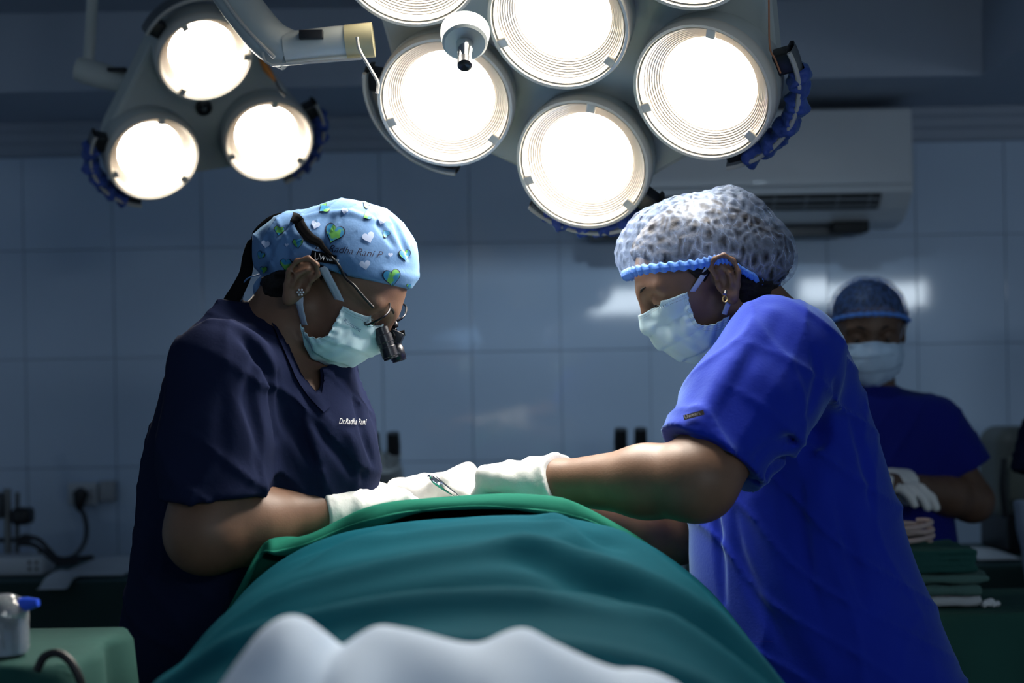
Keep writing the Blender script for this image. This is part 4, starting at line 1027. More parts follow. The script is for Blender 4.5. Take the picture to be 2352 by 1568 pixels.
mt = Matrix.Translation(V3(P(911, 772, SY))) @ Matrix.Rotation(math.radians(25), 4, 'Y'); MB().box((-.009, -.014, -.007), (.009, .014, .007), .001, mt).build('hinge_block', m_barrel, lp)
MB().tube([P(916, 766, SY - .008), P(930, 764, SY - .008)], [.003, .0042], 12).build('adjust_knob', m_gun, lp)
nearl = lambda px, py, y: HA.w(*HA.loc(px, py, -y))
tp = [nearl(857, 706, .066), nearl(832, 678, .082), nearl(800, 634, .086), nearl(775, 603, .0895), nearl(755, 578, .091)]
def oncap(px, py, lift=.004):
    d = Vector(ray(px, py)).normalized(); q = bv.ray_cast(Vector((0, 0, CAMZ)), d)
    return np.array(q[0] + q[1] * lift) if q[0] is not None else nearl(px, py, .02)
tp[2:] = [nearl(812, 654, .090), oncap(796, 630, .006), oncap(778, 606, .006), oncap(757, 580, .006)]
for q in (-1, 1):
    T_ = [HA.w(*((HA.R.T @ (p - HA.o)) * np.array((1, -q, 1)))) for p in tp]
    MB().tube(spline(T_, 24), .0019, 10).build('temple', m_black, lp)
st = [oncap(766, 590), oncap(748, 570), oncap(732, 558), oncap(716, 546), oncap(702, 530), oncap(692, 516, .003), oncap(684, 508, .003), nearl(664, 500, .02), nearl(640, 503, .018), nearl(616, 516, .015), nearl(590, 545, .015), nearl(572, 585, .015), nearl(565, 625, .02), nearl(548, 662, .03), nearl(532, 690, .035), nearl(520, 712, .04)]
m_elastic = mat('black_elastic', (.006, .006, .007), .9, spec=.1)
ribbon('retainer_strap', st, [.004, .007, .010, .013, .014, .014, .014, .014, .014, .015, .016, .016, .017, .019, .021, .020], m_elastic, lp, [(.5, .2, .7)] * 8 + [(.3, .2, 1)] * 3 + [(1, .3, 0)] * 5, n=80, thick=.004)
MB().box(P(678, 513, SY - .062), P(690, 502, SY - .05), .002).build('strap_clip', m_gun, lp)
def strip(name, line, wpx, bv_, m, parent, lift):
    q = spline([(a, b, 0) for a, b in line], 40)[:, :2]; tg = np.gradient(q, axis=0); nn = np.stack([-tg[:, 1], tg[:, 0]], 1); nn /= np.linalg.norm(nn, axis=1, keepdims=True)
    pts = []; k = 5
    for i in range(40):
        for j in range(k): pts.append(tuple(q[i] + nn[i] * wpx * (j / (k - 1) - .5)))
    fs = [(i * k + j, i * k + j + 1, (i + 1) * k + j + 1, (i + 1) * k + j) for i in range(39) for j in range(k - 1)]
    return decal(name, pts, fs, bv_, m, parent, lift)
bt_ = [bvh_of(top)]
strip('neck_band', [(618, 700), (648, 768), (676, 832), (700, 880), (738, 924), (752, 940)], 26, bt_, m_navy, top, .0022)
strip('neck_band', [(752, 846), (756, 868), (752, 895), (744, 922)], 22, bt_, m_navy, top, .0022)
def brows(H, root, m):
    for q in (-1, 1):
        MB().tube(spline([H.w(.1085, q * .010, .021), H.w(.1055, q * .024, .0275), H.w(.094, q * .041, .0275), H.w(.083, q * .051, .021)], 14), [.0012, .0022, .0026, .0027, .0027, .0026, .0026, .0025, .0024, .0022, .0020, .0017, .0014, .0008], 8).build('eyebrow', m, root)
brows(HA, su, m_hair)
# chest name embroidery
pp, ff = text_pts('Dr.Radha Rani', 19, 777, 974, 1.5, .3, .56); decal('embroidered_name', pp, ff, [bvh_of(top)], mat('white_thread', (.7, .7, .7), .7), top, .0014)
# mole / bindi-like dot on the brow
# ------------------------------------------------------------------ assistant in royal blue scrubs (right)
AY = 2.04
m_royal = mat('royal_blue_cotton', (.009, .027, .40), .85, spec=.12, sheen=.36, bump=.35, bscale=260, bdist=.0008, var=.08, vscale=9)
m_skinB = skin_mat('skin_assistant', (.205, .112, .068))
HB = Head(1642, 642, AY, 22, 184, 1.0)
asx = thing('person', (P(1850, 1500, AY)[0], AY, 0), 'assistant in royal blue scrubs and puffy bouffant cap reaching in from the right', 'person')
rowsB = [(699, 1762, 1800), (709, 1722, 1848), (735, 1692, 1884), (775, 1668, 1914), (850, 1640, 1946), (960, 1612, 1990), (1070, 1597, 2030), (1180, 1588, 2060), (1290, 1586, 2094), (1420, 1596, 2150), (1600, 1630, 2228), (1750, 1640, 2260)]
ryB = [.04, .09, .122, .138, .145, .150, .152, .156, .162, .172, .185, .19]
YAWB = math.radians(8)
lfB = sil(HB, AY + .015, rowsB, ryB, YAWB)
shB, elB, wrB, knB = P(1790, 835, 1.885), P(1600, 1104, 1.752), P(1252, 1108, 1.885), P(1115, 1086, 1.965)
sh2, el2, wr2, kn2 = P(1735, 850, 2.19), P(1550, 1229, 2.20), P(1290, 1168, 2.12), P(1180, 1150, 2.09)
k_ = SDF(); k_.loft(*lfB, yaw=YAWB, off=-.026, k=.03)
k_.cone(P(1752, 748, AY + .01), HB.w(-.022, 0, -.02), .058, .050, k=.03); k_.cone(P(1730, 770, AY), HB.w(.008, 0, -.045), .046, .040, k=.03)
skull(k_, HB, eo=(.013, .008, -.006))
arm(k_, shB, elB, wrB, (.052, .050, .048, .044, .026)); arm(k_, sh2, el2, wr2, (.05, .047, .043, .040, .026))
cC = ((.62, .40, .30), (.68, .45, .35), (.75, .55, .4), (.85, .6, .4)); cD = ((.4, .5, .4), (.5, .6, .4), (.5, .6, .4), (.6, .7, .4))
hand(k_, wrB, knB, (0.1, -.2, 1), (0, 1, 0), cC); hand(k_, wr2, kn2, (0, 0, 1), (0, -1, 0), cD)
k_.mesh(.0033, 'body', m_skinB, asx)
for wr, kn, el, up, th, cu in ((wrB, knB, elB, (0.1, -.2, 1), (0, 1, 0), cC), (wr2, kn2, el2, (0, 0, 1), (0, -1, 0), cD)):
    g = SDF(); hand(g, wr, kn, up, th, cu, infl=.0016); a = np.array(wr) - np.array(el); a /= np.linalg.norm(a)
    g.cone(wr - a * .030, wr + a * .01, .0395, .0325, k=.012); g.cone(wr - a * .032, wr - a * .026, .0405, .0405, k=.004)
    for q in range(5):
        bb = wr - a * (.024 - .009 * q); g.cone(bb + np.array((.006, -.033, .016)), bb + np.array((-.012, -.036, -.022)), .0026, .0020, k=.005)
    g.plane(wr - a * .031, -a + np.array((0, -.15, .35)), k=.003)
    g.disp(waves(3, 150, .0008, n=5)); g.mesh(.0024, 'glove', m_glove, asx)
t = SDF(); t.loft(*lfB, yaw=YAWB, k=.03)
sleeve(t, [shB, P(1712, 940, 1.832), P(1632, 1050, 1.788)], [.084, .076, .062], (-.50, -.28, -.82), k=.05)
sleeve(t, [sh2, .5 * (sh2 + el2), P(1590, 1150, 2.198)], [.07, .064, .058], el2 - sh2)
t.plane(P(1900, 1790, 2.0), (0, 0, -1), k=.01)
for px_, r_, d_ in ((((1918, 880), (1900, 970), (1855, 1025), (1790, 1065), (1735, 1105)), .016, .010), (((1900, 930), (1860, 1000), (1810, 1010), (1740, 1050)), .010, .006), (((1790, 1090), (1815, 1160), (1838, 1240), (1862, 1330), (1890, 1420)), .010, .005), (((1838, 1110), (1842, 1200), (1856, 1290)), .007, .003),
            (((1960, 960), (1990, 1060), (2010, 1180)), .012, .004), (((1680, 1180), (1700, 1290), (1760, 1420), (1810, 1500)), .014, .005), (((1640, 1140), (1650, 1260), (1660, 1380)), .010, .004), (((1740, 760), (1700, 850), (1640, 960)), .009, .0035), (((1870, 800), (1880, 880), (1850, 960)), .009, .003), (((1920, 1150), (1960, 1280), (2000, 1420)), .014, .004)):
    t.crease(px_, r_, d_, 'S', .008)
for px_ in (((1770, 730), (1700, 830), (1625, 960), (1610, 1000)), ((1740, 1150), (1790, 1290), (1840, 1420), (1900, 1540)), ((1900, 1060), (1880, 1130), (1900, 1200))):
    t.crease(px_, .012, .005, 'U', .020)
t.disp(waves(31, 22, .0022, (1, 1, .4))); t.disp(folds(33, ((1, .2, .25), (1, -.2, -.45), (.7, 0, 1)), 30, .0048))
topB = t.mesh(.0045, 'scrub_top', m_royal, asx)
btB = [bvh_of(topB)]
strip('sleeve_hem_seam', [(1552, 992), (1600, 1000), (1650, 1020), (1700, 1052), (1738, 1088)], 3, btB, mat('royal_seam', (.012, .02, .4), .8), topB, .0008)
decal('brand_label', [(1572, 957), (1617, 943), (1620, 954), (1575, 968)], [(0, 3, 2, 1)], btB, m_elastic, topB, .003)
pp, ff = text_pts('Uwears', 12, 1577, 966, -17); decal('label_lettering', pp, ff, btB, mat('grey_thread', (.09, .09, .10), .7), topB, .0042)
strip('pocket_seam', [(1690, 1475), (1730, 1473), (1775, 1472)], 2.5, btB, mat('royal_seam', (.012, .02, .4), .8), topB, .0008)
legs(asx, [(P(1900, 1700, AY - .08), np.array((.52, AY - .09, 0))), (P(1880, 1700, AY + .12), np.array((.50, AY + .13, 0)))], m_royal)
for q in ((.52, AY - .09), (.50, AY + .13)): shoe(asx, np.array((*q, 0)), (-1, -.1), m_black)
h = SDF(); h.ell(HB.w(.014, 0, .042), (.097, .0840, .078), HB.R, k=.01); h.ell(HB.w(-.045, 0, .008), (.052, .068, .055), HB.R, k=.03)
h.ell(HB.w(-.030, 0, -.028), (.040, .062, .045), HB.R, k=.03); h.ell(P(1755, 585, AY), (.042, .042, .036), k=.03)
h.prism([HB.loc(a, b, .05)[[0, 2]] for a, b in ((1440, 560), (1500, 600), (1560, 606), (1590, 640), (1615, 650), (1632, 610), (1655, 610), (1682, 640), (1692, 680), (1700, 700), (1740, 740), (1600, 1000), (1200, 900), (1200, 560))], HB.o, HB.R[:, 0], HB.R[:, 2], 'S', .006)
h.disp(waves(5, 240, .0012)); h.mesh(.003, 'hair', m_hair, asx)
hw_ = MB()
for i in range(9):
    q = HB.w(*HB.loc(1756 + i * 2, 650 + i * 3, .035 - .004 * i)); hw_.tube(spline([q, q + np.array((.006 + .002 * i, -.004, -.010)), q + np.array((.010, -.006, -.022 - .001 * i)), q + np.array((.004 - .001 * i, -.004, -.032))], 10), .0004, 5)
hw_.build('stray_hair', m_hair, asx)['kind'] = 'stuff'
eyes(HB, asx); brows(HB, asx, m_hair)
# bouffant cap: thin crinkled non-woven, hair shows through
def bouffant_mat(name, col, lo_, hi_):
    m = bpy.data.materials.new(name); m.use_nodes = True; nt = m.node_tree; nt.nodes.clear()
    out = nd(nt, 'ShaderNodeOutputMaterial'); tr = nd(nt, 'ShaderNodeBsdfTransparent'); df = nd(nt, 'ShaderNodeBsdfDiffuse'); tl = nd(nt, 'ShaderNodeBsdfTranslucent'); gl = nd(nt, 'ShaderNodeBsdfGlossy'); gl.inputs['Roughness'].default_value = .5
    df.inputs[0].default_value = (*col, 1); tl.inputs[0].default_value = (*col, 1); gl.inputs[0].default_value = (.9, .95, 1, 1)
    tc = nd(nt, 'ShaderNodeTexCoord'); vo = nd(nt, 'ShaderNodeTexVoronoi', feature='DISTANCE_TO_EDGE'); vo.inputs['Scale'].default_value = 72
    no = nd(nt, 'ShaderNodeTexNoise'); no.inputs['Scale'].default_value = 60; no.inputs['Detail'].default_value = 6
    mp = nd(nt, 'ShaderNodeMapping'); mp.inputs['Scale'].default_value = (1.0, 1.0, .55); nt.links.new(tc.outputs['Object'], mp.inputs[0])
    nz = nd(nt, 'ShaderNodeTexNoise'); nz.inputs['Scale'].default_value = 40; nt.links.new(mp.outputs[0], nz.inputs[0])
    ad = nd(nt, 'ShaderNodeMix', data_type='RGBA', blend_type='ADD'); ad.inputs[0].default_value = .02; nt.links.new(mp.outputs[0], ad.inputs[6]); nt.links.new(nz.outputs['Color'], ad.inputs[7])
    nt.links.new(ad.outputs[2], vo.inputs['Vector']); nt.links.new(mp.outputs[0], no.inputs[0])
    mr = nd(nt, 'ShaderNodeMapRange'); mr.inputs['From Min'].default_value = .0; mr.inputs['From Max'].default_value = .32; mr.inputs['To Min'].default_value = hi_; mr.inputs['To Max'].default_value = lo_; nt.links.new(vo.outputs['Distance'], mr.inputs[0])
    m2 = nd(nt, 'ShaderNodeMath', operation='MULTIPLY_ADD'); m2.inputs[1].default_value = .35; nt.links.new(no.outputs['Fac'], m2.inputs[0]); nt.links.new(mr.outputs[0], m2.inputs[2])
    m3 = nd(nt, 'ShaderNodeMath', operation='SUBTRACT', use_clamp=True); m3.inputs[1].default_value = .17; nt.links.new(m2.outputs[0], m3.inputs[0])
    bp = nd(nt, 'ShaderNodeBump'); bp.inputs['Strength'].default_value = .6; bp.inputs['Distance'].default_value = .002; nt.links.new(m3.outputs[0], bp.inputs['Height'])
    for b_ in (df, tl, gl): nt.links.new(bp.outputs[0], b_.inputs['Normal'])
    a = nd(nt, 'ShaderNodeMixShader'); a.inputs[0].default_value = .35; nt.links.new(df.outputs[0], a.inputs[1]); nt.links.new(tl.outputs[0], a.inputs[2])
    b2 = nd(nt, 'ShaderNodeMixShader'); b2.inputs[0].default_value = .08; nt.links.new(a.outputs[0], b2.inputs[1]); nt.links.new(gl.outputs[0], b2.inputs[2])
    c2 = nd(nt, 'ShaderNodeMixShader'); nt.links.new(m3.outputs[0], c2.inputs[0]); nt.links.new(tr.outputs[0], c2.inputs[1]); nt.links.new(b2.outputs[0], c2.inputs[2]); nt.links.new(c2.outputs[0], out.inputs[0])
    return m
m_bouf = bouffant_mat('bouffant_nonwoven', (.42, .56, .86), .055, .34)
m_band = mat('elastic_band', (.10, .28, .80), .6, bump=.3, bscale=300)
c = SDF(); c.ell(P(1592, 582, AY), (.1065, .098, .086), k=.01); c.ell(P(1752, 588, AY), (.050, .070, .048), k=.05)
c.ell(P(1690, 505, AY), (.045, .05, .043), k=.03); c.ell(P(1680, 452, AY), (.010, .02, .012), k=.02); c.ell(P(1478, 585, AY), (.033, .05, .032), k=.03)
def crinkle(p):
    q = (p - HB.o) @ HB.R; x, y, z = q[:, 0], q[:, 1], q[:, 2]
    th = np.arctan2(z - .02, x - .02) * .095
    a = np.sin(th * 2 * np.pi / .0125 + 1.2 * np.sin(y * 90)) * (0.6 + .4 * np.sin(y * 2 * np.pi / .011 + 2.2 * np.sin(th * 260)))
    return (a * .0011 * np.clip((z - .0) / .05, .3, 1)).astype(np.float32)
c.disp(crinkle); c.disp(waves(41, 55, .0022))
brim = [HB.loc(a, b, .05)[[0, 2]] for a, b in ((1380, 640), (1440, 630), (1480, 617), (1540, 610), (1600, 605), (1640, 596), (1668, 592), (1692, 612), (1715, 628), (1745, 645), (1775, 660), (1850, 668), (1850, 1000), (1300, 1000))]
c.prism(brim, HB.o, HB.R[:, 0], HB.R[:, 2], 'S', .004)
capB = c.mesh(.0026, 'bouffant_cap', m_bouf, asx)
half = [(1441, 630, 0), (1448, 627, .025), (1476, 619, .055), (1535, 613, .078), (1600, 607, .0865), (1640, 598, .0885), (1668, 596, .088), (1695, 614, .085), (1725, 633, .074), (1760, 648, .05), (1784, 652, .0)]
lh = [HB.loc(*q) for q in half]; lh[0][1] = 0; lh[-1][1] = 0
ring = [HB.w(*q) for q in lh] + [HB.w(q[0], -q[1], q[2]) for q in lh[-2::-1]]
n = 620; rr = spline(ring, n); G = []
for i in range(n):
    tg = rr[(i + 1) % n] - rr[i - 1]; tg /= np.linalg.norm(tg); o2 = rr[i] - HB.w(.01, 0, .02); o2 -= tg * (o2 @ tg); o2 -= HB.R[:, 2] * (o2 @ HB.R[:, 2]); o2 /= np.linalg.norm(o2) + 1e-9
    w = .0010 + .0042 * abs(math.sin(i * .30)) + .0008 * math.sin(i * .11)
    G.append([rr[i] + o2 * math.cos(a) * w + HB.R[:, 2] * math.sin(a) * (.0072 + .0014 * math.sin(i * .60)) for a in np.linspace(0, 2 * math.pi, 11)])
grid_mesh('elastic_band', np.array(G), m_band, capB)
# mask
rowsN = [[(1477, 722, 0), (1515, 702, .0277), (1550, 686, .0469), (1580, 671, .0593)], [(1487, 748, 0), (1525, 733, .0333), (1560, 717, .0548), (1588, 703, .0661)],
         [(1503, 782, 0), (1540, 764, .0389), (1572, 748, .0593), (1600, 735, .0706)], [(1528, 800, 0), (1562, 790, .0412), (1595, 772, .0615), (1618, 745, .0728)],
         [(1560, 819, 0), (1592, 808, .0378), (1626, 788, .0593), (1645, 738, .0740)], [(1590, 829, 0), (1622, 818, .0276), (1655, 795, .0525), (1672, 722, .0728)]]
GN, _ = mask_grid(rowsN, HB, body=skull(SDF(), HB, ear=False))
mkB = grid_mesh('face_mask', GN, m_mask, asx, .0012, uv=True)
for q in (-1, 1):
    f = lambda px, py, y: HB.w(*(HB.loc(px, py, y) * np.array((1, q, 1))))
    ribbon('ear_loop', [f(1586, 676, .061), f(1604, 650, .072), f(1622, 622, .080), f(1634, 606, .083)], .0075, m_strap, mkB, HB.R @ np.array((.9, 0, .3)))
    ribbon('ear_loop', [f(1664, 722, .073), f(1672, 700, .077), f(1682, 672, .081), f(1690, 645, .079)], .0080, m_strap, mkB, HB.R @ np.array((.9, 0, -.3)))
f = lambda px, py, y: HB.w(*HB.loc(px, py, y))
er = MB().tube([f(1667, 668, .091), f(1665, 676, .093)], [.0025, .003], 8).build('earring', m_chrome, asx)
MB().tube([f(1665 + 5 * math.sin(a), 686 - 7 * math.cos(a), .094) for a in np.linspace(0, 2 * math.pi, 14)], .0013, 6).build('earring_drop', mat('gold', (.7, .45, .2), .25, metal=1), er)

# ------------------------------------------------------------------ people further back
MLOCAL = [[(.113, 0, -.002), (.099, .030, -.010), (.075, .052, -.014), (.052, .062, -.016)], [(.124, 0, -.024), (.108, .034, -.028), (.078, .058, -.030), (.048, .066, -.032)], [(.124, 0, -.046), (.108, .038, -.048), (.076, .060, -.048), (.044, .068, -.048)],
          [(.116, 0, -.068), (.100, .038, -.068), (.070, .060, -.064), (.038, .067, -.060)], [(.104, 0, -.088), (.088, .034, -.086), (.060, .054, -.080), (.032, .064, -.072)], [(.088, 0, -.102), (.072, .028, -.100), (.048, .046, -.094), (.026, .060, -.082)]]
def standing(head, Y, rows, ry, arms, label, mcol, mskin, capm, cap=True, glove=True, yaw=0.0, f=1.0, sleevewhite=None, tagpx=None):
    r = thing('person', (head.o[0], Y, 0), label, 'person')
    lf = sil(head, Y, rows, ry, yaw); s = SDF(); s.loft(*lf, yaw=yaw, off=-.02, k=.03)
    nb = head.w(-.02, 0, -.03); nk = np.array((head.o[0], Y, nb[2] - .10)); s.cone(nk, nb, .058, .05, k=.03)
    skull(s, head)
    t = SDF(); t.loft(*lf, yaw=yaw, k=.03)
    for (sh, el, wr, kn, hem, hn) in arms:
        arm(s, sh, el, wr, (.05, .048, .044, .040, .027)); hand(s, wr, kn, (0, 0, 1), (0, 1, 0) if abs(kn[1] - wr[1]) < .03 else (kn[0] - wr[0], 0, 0), ((.4, .5, .4),) * 4)
    s.mesh(.0048 * f, 'body', mskin, r)
    for (sh, el, wr, kn, hem, hn) in arms:
        if glove:
            g = SDF(); hand(g, wr, kn, (0, 0, 1), (0, 1, 0) if abs(kn[1] - wr[1]) < .03 else (kn[0] - wr[0], 0, 0), ((.4, .5, .4),) * 4, infl=.002); a = wr - el; a /= np.linalg.norm(a)
            g.cone(wr - a * .03, wr + a * .01, .038, .033, k=.012); g.plane(wr - a * .031, -a, k=.003); g.mesh(.0045 * f, 'glove', m_glove, r)
        if sleevewhite:
            g = SDF(); arm(g, sh, el, wr, (.05, .052, .060, .056, .046), .004); g.plane(el + (el - sh) * .05, sh - el, k=.01); g.mesh(.006, 'undersleeve', sleevewhite, r)
        sleeve(t, [sh, .5 * (sh + hem), hem], [.070, .070, .066], hn, k=.04)
    t.disp(waves(int(Y * 100), 26, .0024, (1, 1, .5))); t.disp(folds(int(Y * 70), ((1, .3, .4), (1, 0, -.5)), 34, .006))
    tp = t.mesh(.006 * f, 'scrub_top', mcol, r)
    eyes(head, r); brows(head, r, m_hair)
    h = SDF(); h.ell(head.w(.012, 0, .040), (.091, .0760, .0715), head.R, k=.01); h.ell(head.w(-.05, 0, .01), (.05, .06, .055), head.R, k=.03)
    h.prism([(.2, .062), (.085, .062), (.045, .03), (.02, .0), (-.03, -.03), (-.2, -.06), (-.2, -.4), (.4, -.4)], head.o, head.R[:, 0], head.R[:, 2], 'S', .006); h.mesh(.005, 'hair', m_hair, r)
    c = SDF(); c.ell(head.w(.012, 0, .042), (.098, .084, .077), head.R, k=.01); c.ell(head.w(-.05, 0, .025), (.06, .072, .06), head.R, k=.04)
    c.disp(waves(51, 90, .0014)); c.prism([(.25, .058), (.09, .054), (.045, .030), (.01, .022), (-.03, .0), (-.1, -.035), (-.2, -.05), (-.2, -.4), (.4, -.4)], head.o, head.R[:, 0], head.R[:, 2], 'S', .004)
    cp = c.mesh(.0045 * f, 'bouffant_cap', capm, r)
    pts = [(.106, 0, .056), (.100, .030, .054), (.075, .062, .044), (.040, .081, .028), (.0, .084, .018), (-.05, .080, -.008), (-.095, .05, -.03), (-.11, 0, -.034)]
    ringp = [head.w(*q) for q in pts] + [head.w(q[0], -q[1], q[2]) for q in pts[-2::-1]]
    MB().tube(spline(ringp, 90), [.0048 + .0012 * math.sin(i * 1.9) for i in range(90)], 8).build('elastic_band', m_band, cp)
    g_, _ = mask_grid(MLOCAL, head, local=True, body=skull(SDF(), head, ear=False)); mk_ = grid_mesh('face_mask', g_, m_mask2, r, .0012, uv=True)
    for q in (-1, 1):
        ribbon('ear_loop', [head.w(.045, q * .064, -.016), head.w(.02, q * .073, .0), head.w(.003, q * .080, .012)], .007, m_strap, mk_, head.R @ np.array((.3, 0, .9)), n=12)
        ribbon('ear_loop', [head.w(.012, q * .066, -.060), head.w(0, q * .073, -.04), head.w(-.012, q * .079, -.016)], .007, m_strap, mk_, head.R @ np.array((.9, 0, -.3)), n=12)
    hp_ = (np.array((lf[1][0], Y, .86)))
    fx = head.o[0]
    legs(r, [(np.array((fx - .08, Y, .84)), np.array((fx - .09, Y, 0))), (np.array((fx + .08, Y, .84)), np.array((fx + .09, Y, 0)))], mcol)
    for sx in (-1, 1): shoe(r, np.array((fx + sx * .09, Y, 0)), (0, -1), m_black)
    return r, tp
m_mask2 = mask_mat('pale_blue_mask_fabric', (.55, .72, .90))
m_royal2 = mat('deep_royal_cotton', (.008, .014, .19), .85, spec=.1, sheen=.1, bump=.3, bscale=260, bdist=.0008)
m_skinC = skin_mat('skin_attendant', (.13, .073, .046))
CYY = 3.10
HC = Head(1992, 757, CYY, 14, -98, 1.0)
rowsC = [(884, 1975, 2020), (893, 1930, 2075), (908, 1885, 2130), (935, 1862, 2178), (990, 1850, 2190), (1080, 1850, 2185), (1180, 1852, 2188), (1260, 1850, 2200), (1340, 1845, 2208), (1500, 1840, 2212)]
ryC = [.05, .075, .09, .10, .112, .118, .118, .12, .125, .125]
arC = [(P(2130, 985, 3.10), P(2232, 1150, 3.07), P(2058, 1114, 2.93), P(1985, 1105, 2.88), P(2205, 1083, 3.085), (.38, -.1, -.9)),
       (P(1890, 955, 3.10), P(1850, 1152, 3.07), P(1965, 1125, 2.95), P(2030, 1115, 2.92), P(1862, 1083, 3.085), (-.2, -.1, -.95))]
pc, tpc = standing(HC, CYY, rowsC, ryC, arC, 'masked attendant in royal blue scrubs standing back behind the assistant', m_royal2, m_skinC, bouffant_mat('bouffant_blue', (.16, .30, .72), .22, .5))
bC = [bvh_of(tpc)]
decal('brand_label', [(2206, 1085), (2246, 1079), (2247, 1091), (2207, 1098)], [(0, 3, 2, 1)], bC, m_elastic, tpc, .004)
pp, ff = text_pts('Uwears', 10, 2210, 1095, -8); decal('label_lettering', pp, ff, bC, mat('grey_thread', (.09, .09, .10), .7), tpc, .0052)
DX = 553
HD = Head(1992 + DX, 757, 3.16, 10, -120, 1.0)
rowsD = [(a, b + DX, c_ + DX) for a, b, c_ in rowsC]
arD = [(P(1888 + DX, 945, 3.14), P(1850 + DX, 1150, 3.12), P(1858 + DX, 1330, 3.05), P(1862 + DX, 1410, 3.0), P(1848 + DX, 1090, 3.10), (-.1, -.1, -1)),
       (P(2150 + DX, 945, 3.14), P(2180 + DX, 1150, 3.12), P(2170 + DX, 1330, 3.05), P(2160 + DX, 1410, 3.0), P(2185 + DX, 1090, 3.10), (.1, -.1, -1))]
standing(HD, 3.16, rowsD, ryC, arD, 'person in dark navy scrubs with pale sleeves, cut off by the right edge', m_navy, m_skinC, bouffant_mat('bouffant_blue', (.16, .30, .72), .22, .5), sleevewhite=mat('pale_undersleeve', (.45, .55, .70), .8), f=1.7)
# ------------------------------------------------------------------ operating table, drapes and foreground
m_teal = mat('teal_drape_cotton', (.002, .070, .100), .9, spec=.03, bump=.3, bscale=220, bdist=.0008, var=.08, vscale=7)
m_emer = mat('green_drape_cotton', (.014, .140, .095), .9, spec=.03, bump=.3, bscale=220, bdist=.0008, var=.08, vscale=7)
m_white_sheet = mat('white_sheet_cotton', (.70, .84, 1.0), .9, spec=.15, bump=.3, bscale=200, bdist=.0008)
m_pad = mat('table_pad', (.015, .015, .018), .6)
ot = thing('operating_table', (-.03, 1.75, 0), 'operating table with dark pad under the teal and green drapes', 'table')
MB().box((-.13, .98, .80), (.17, 2.75, .88), .02).build('table_pad', m_pad, ot)
MB().box((-.12, 1.0, .75), (.16, 2.73, .80), .008).build('table_top', m_chrome, ot)
MB().box((-.08, 1.70, .08), (.10, 2.05, .75), .02).build('column', m_chrome, ot)
MB().box((-.16, 1.45, .0), (.18, 2.35, .08), .02).build('base', m_chrome, ot)
def prof_world(px, Y): return np.array([P(a, b, Y)[[0, 2]] for a, b in px])
# teal drape: arch profile swept along the patient
A = np.array([(-.385, -.52), (-.385, -.34), (-.375, -.20), (-.345, -.115), (-.295, -.060), (-.225, -.024), (-.13, -.006), (-.03, 0), (.06, -.006), (.135, -.028), (.195, -.066), (.25, -.120), (.30, -.20), (.335, -.34), (.35, -.52)])
nu, nv = 190, 150
base = spline(A, nu); Yv = np.linspace(1.02, 2.62, nv)
topz = np.interp(Yv, [1.02, 1.15, 1.3, 1.45, 1.6, 1.70, 1.80, 1.95, 2.1, 2.62], [1.035, 1.062, 1.084, 1.100, 1.112, 1.117, 1.098, 1.060, 1.055, 1.045])
topz = np.convolve(np.pad(topz, 5, mode='edge'), np.ones(11) / 11, 'valid')
wid = np.interp(Yv, [1.02, 1.3, 1.7, 1.9, 2.62], [.97, 1.0, .985, .92, .90])
G = np.zeros((nu, nv, 3))
narrow = np.interp(Yv, [1.72, 1.84, 2.62], [1, .50, .50]); G[..., 0] = base[:, None, 0] * np.where(base[:, None, 0] < 0, (wid * narrow)[None], (wid * narrow**.5)[None]); G[..., 1] = Yv[None]; G[..., 2] = topz[None] + base[:, None, 1]
du = np.gradient(G, axis=0); dv = np.gradient(G, axis=1); N = np.cross(du, dv); N /= np.linalg.norm(N, axis=-1, keepdims=True); N *= np.sign(N[nu // 2, nv // 2, 2])
X, Yg = G[..., 0], G[..., 1]
def ridge(x0, y0, x1, y1, w, a):
    """soft fold running between two points in plan"""
    dx, dy = x1 - x0, y1 - y0; L2 = dx * dx + dy * dy; t = ((X - x0) * dx + (Yg - y0) * dy) / L2
    d = np.abs((X - x0) * dy - (Yg - y0) * dx) / math.sqrt(L2); e = np.clip(np.minimum(t, 1 - t) * 4 + .2, 0, 1)
    return a * np.exp(-(d / w)**2) * e
D = waves(61, 11, .005, (1, 1, .3))(G.reshape(-1, 3).astype(np.float32)).reshape(nu, nv) * .6
for q in ((-.30, 1.34, .05, 1.45, .022, .013), (-.05, 1.47, .24, 1.36, .026, .014), (-.33, 1.22, .10, 1.26, .025, .016), (-.20, 1.55, .10, 1.60, .02, .008), (-.10, 1.66, -.22, 1.50, .018, .008), (.04, 1.68, .07, 1.52, .018, .008), (.10, 1.30, .26, 1.18, .03, .014), (-.15, 1.14, .22, 1.12, .03, .012), (.10, 1.66, .20, 1.46, .022, .009), (-.38, 1.5, -.30, 1.2, .02, .010)):
    D += ridge(*q)
for q in ((-.28, 1.40, .10, 1.52, .020, -.012), (-.30, 1.28, .12, 1.36, .022, -.012), (.0, 1.40, .26, 1.28, .022, -.012), (.02, 1.64, .12, 1.55, .015, -.008), (-.25, 1.60, -.05, 1.68, .016, -.006)):
    D += ridge(*q)
G = G + N * D[..., None]
tag(grid_mesh('surgical_drape', G, m_teal, None, .0016), 'teal cloth drape arched over the patient in the foreground', 'drape')
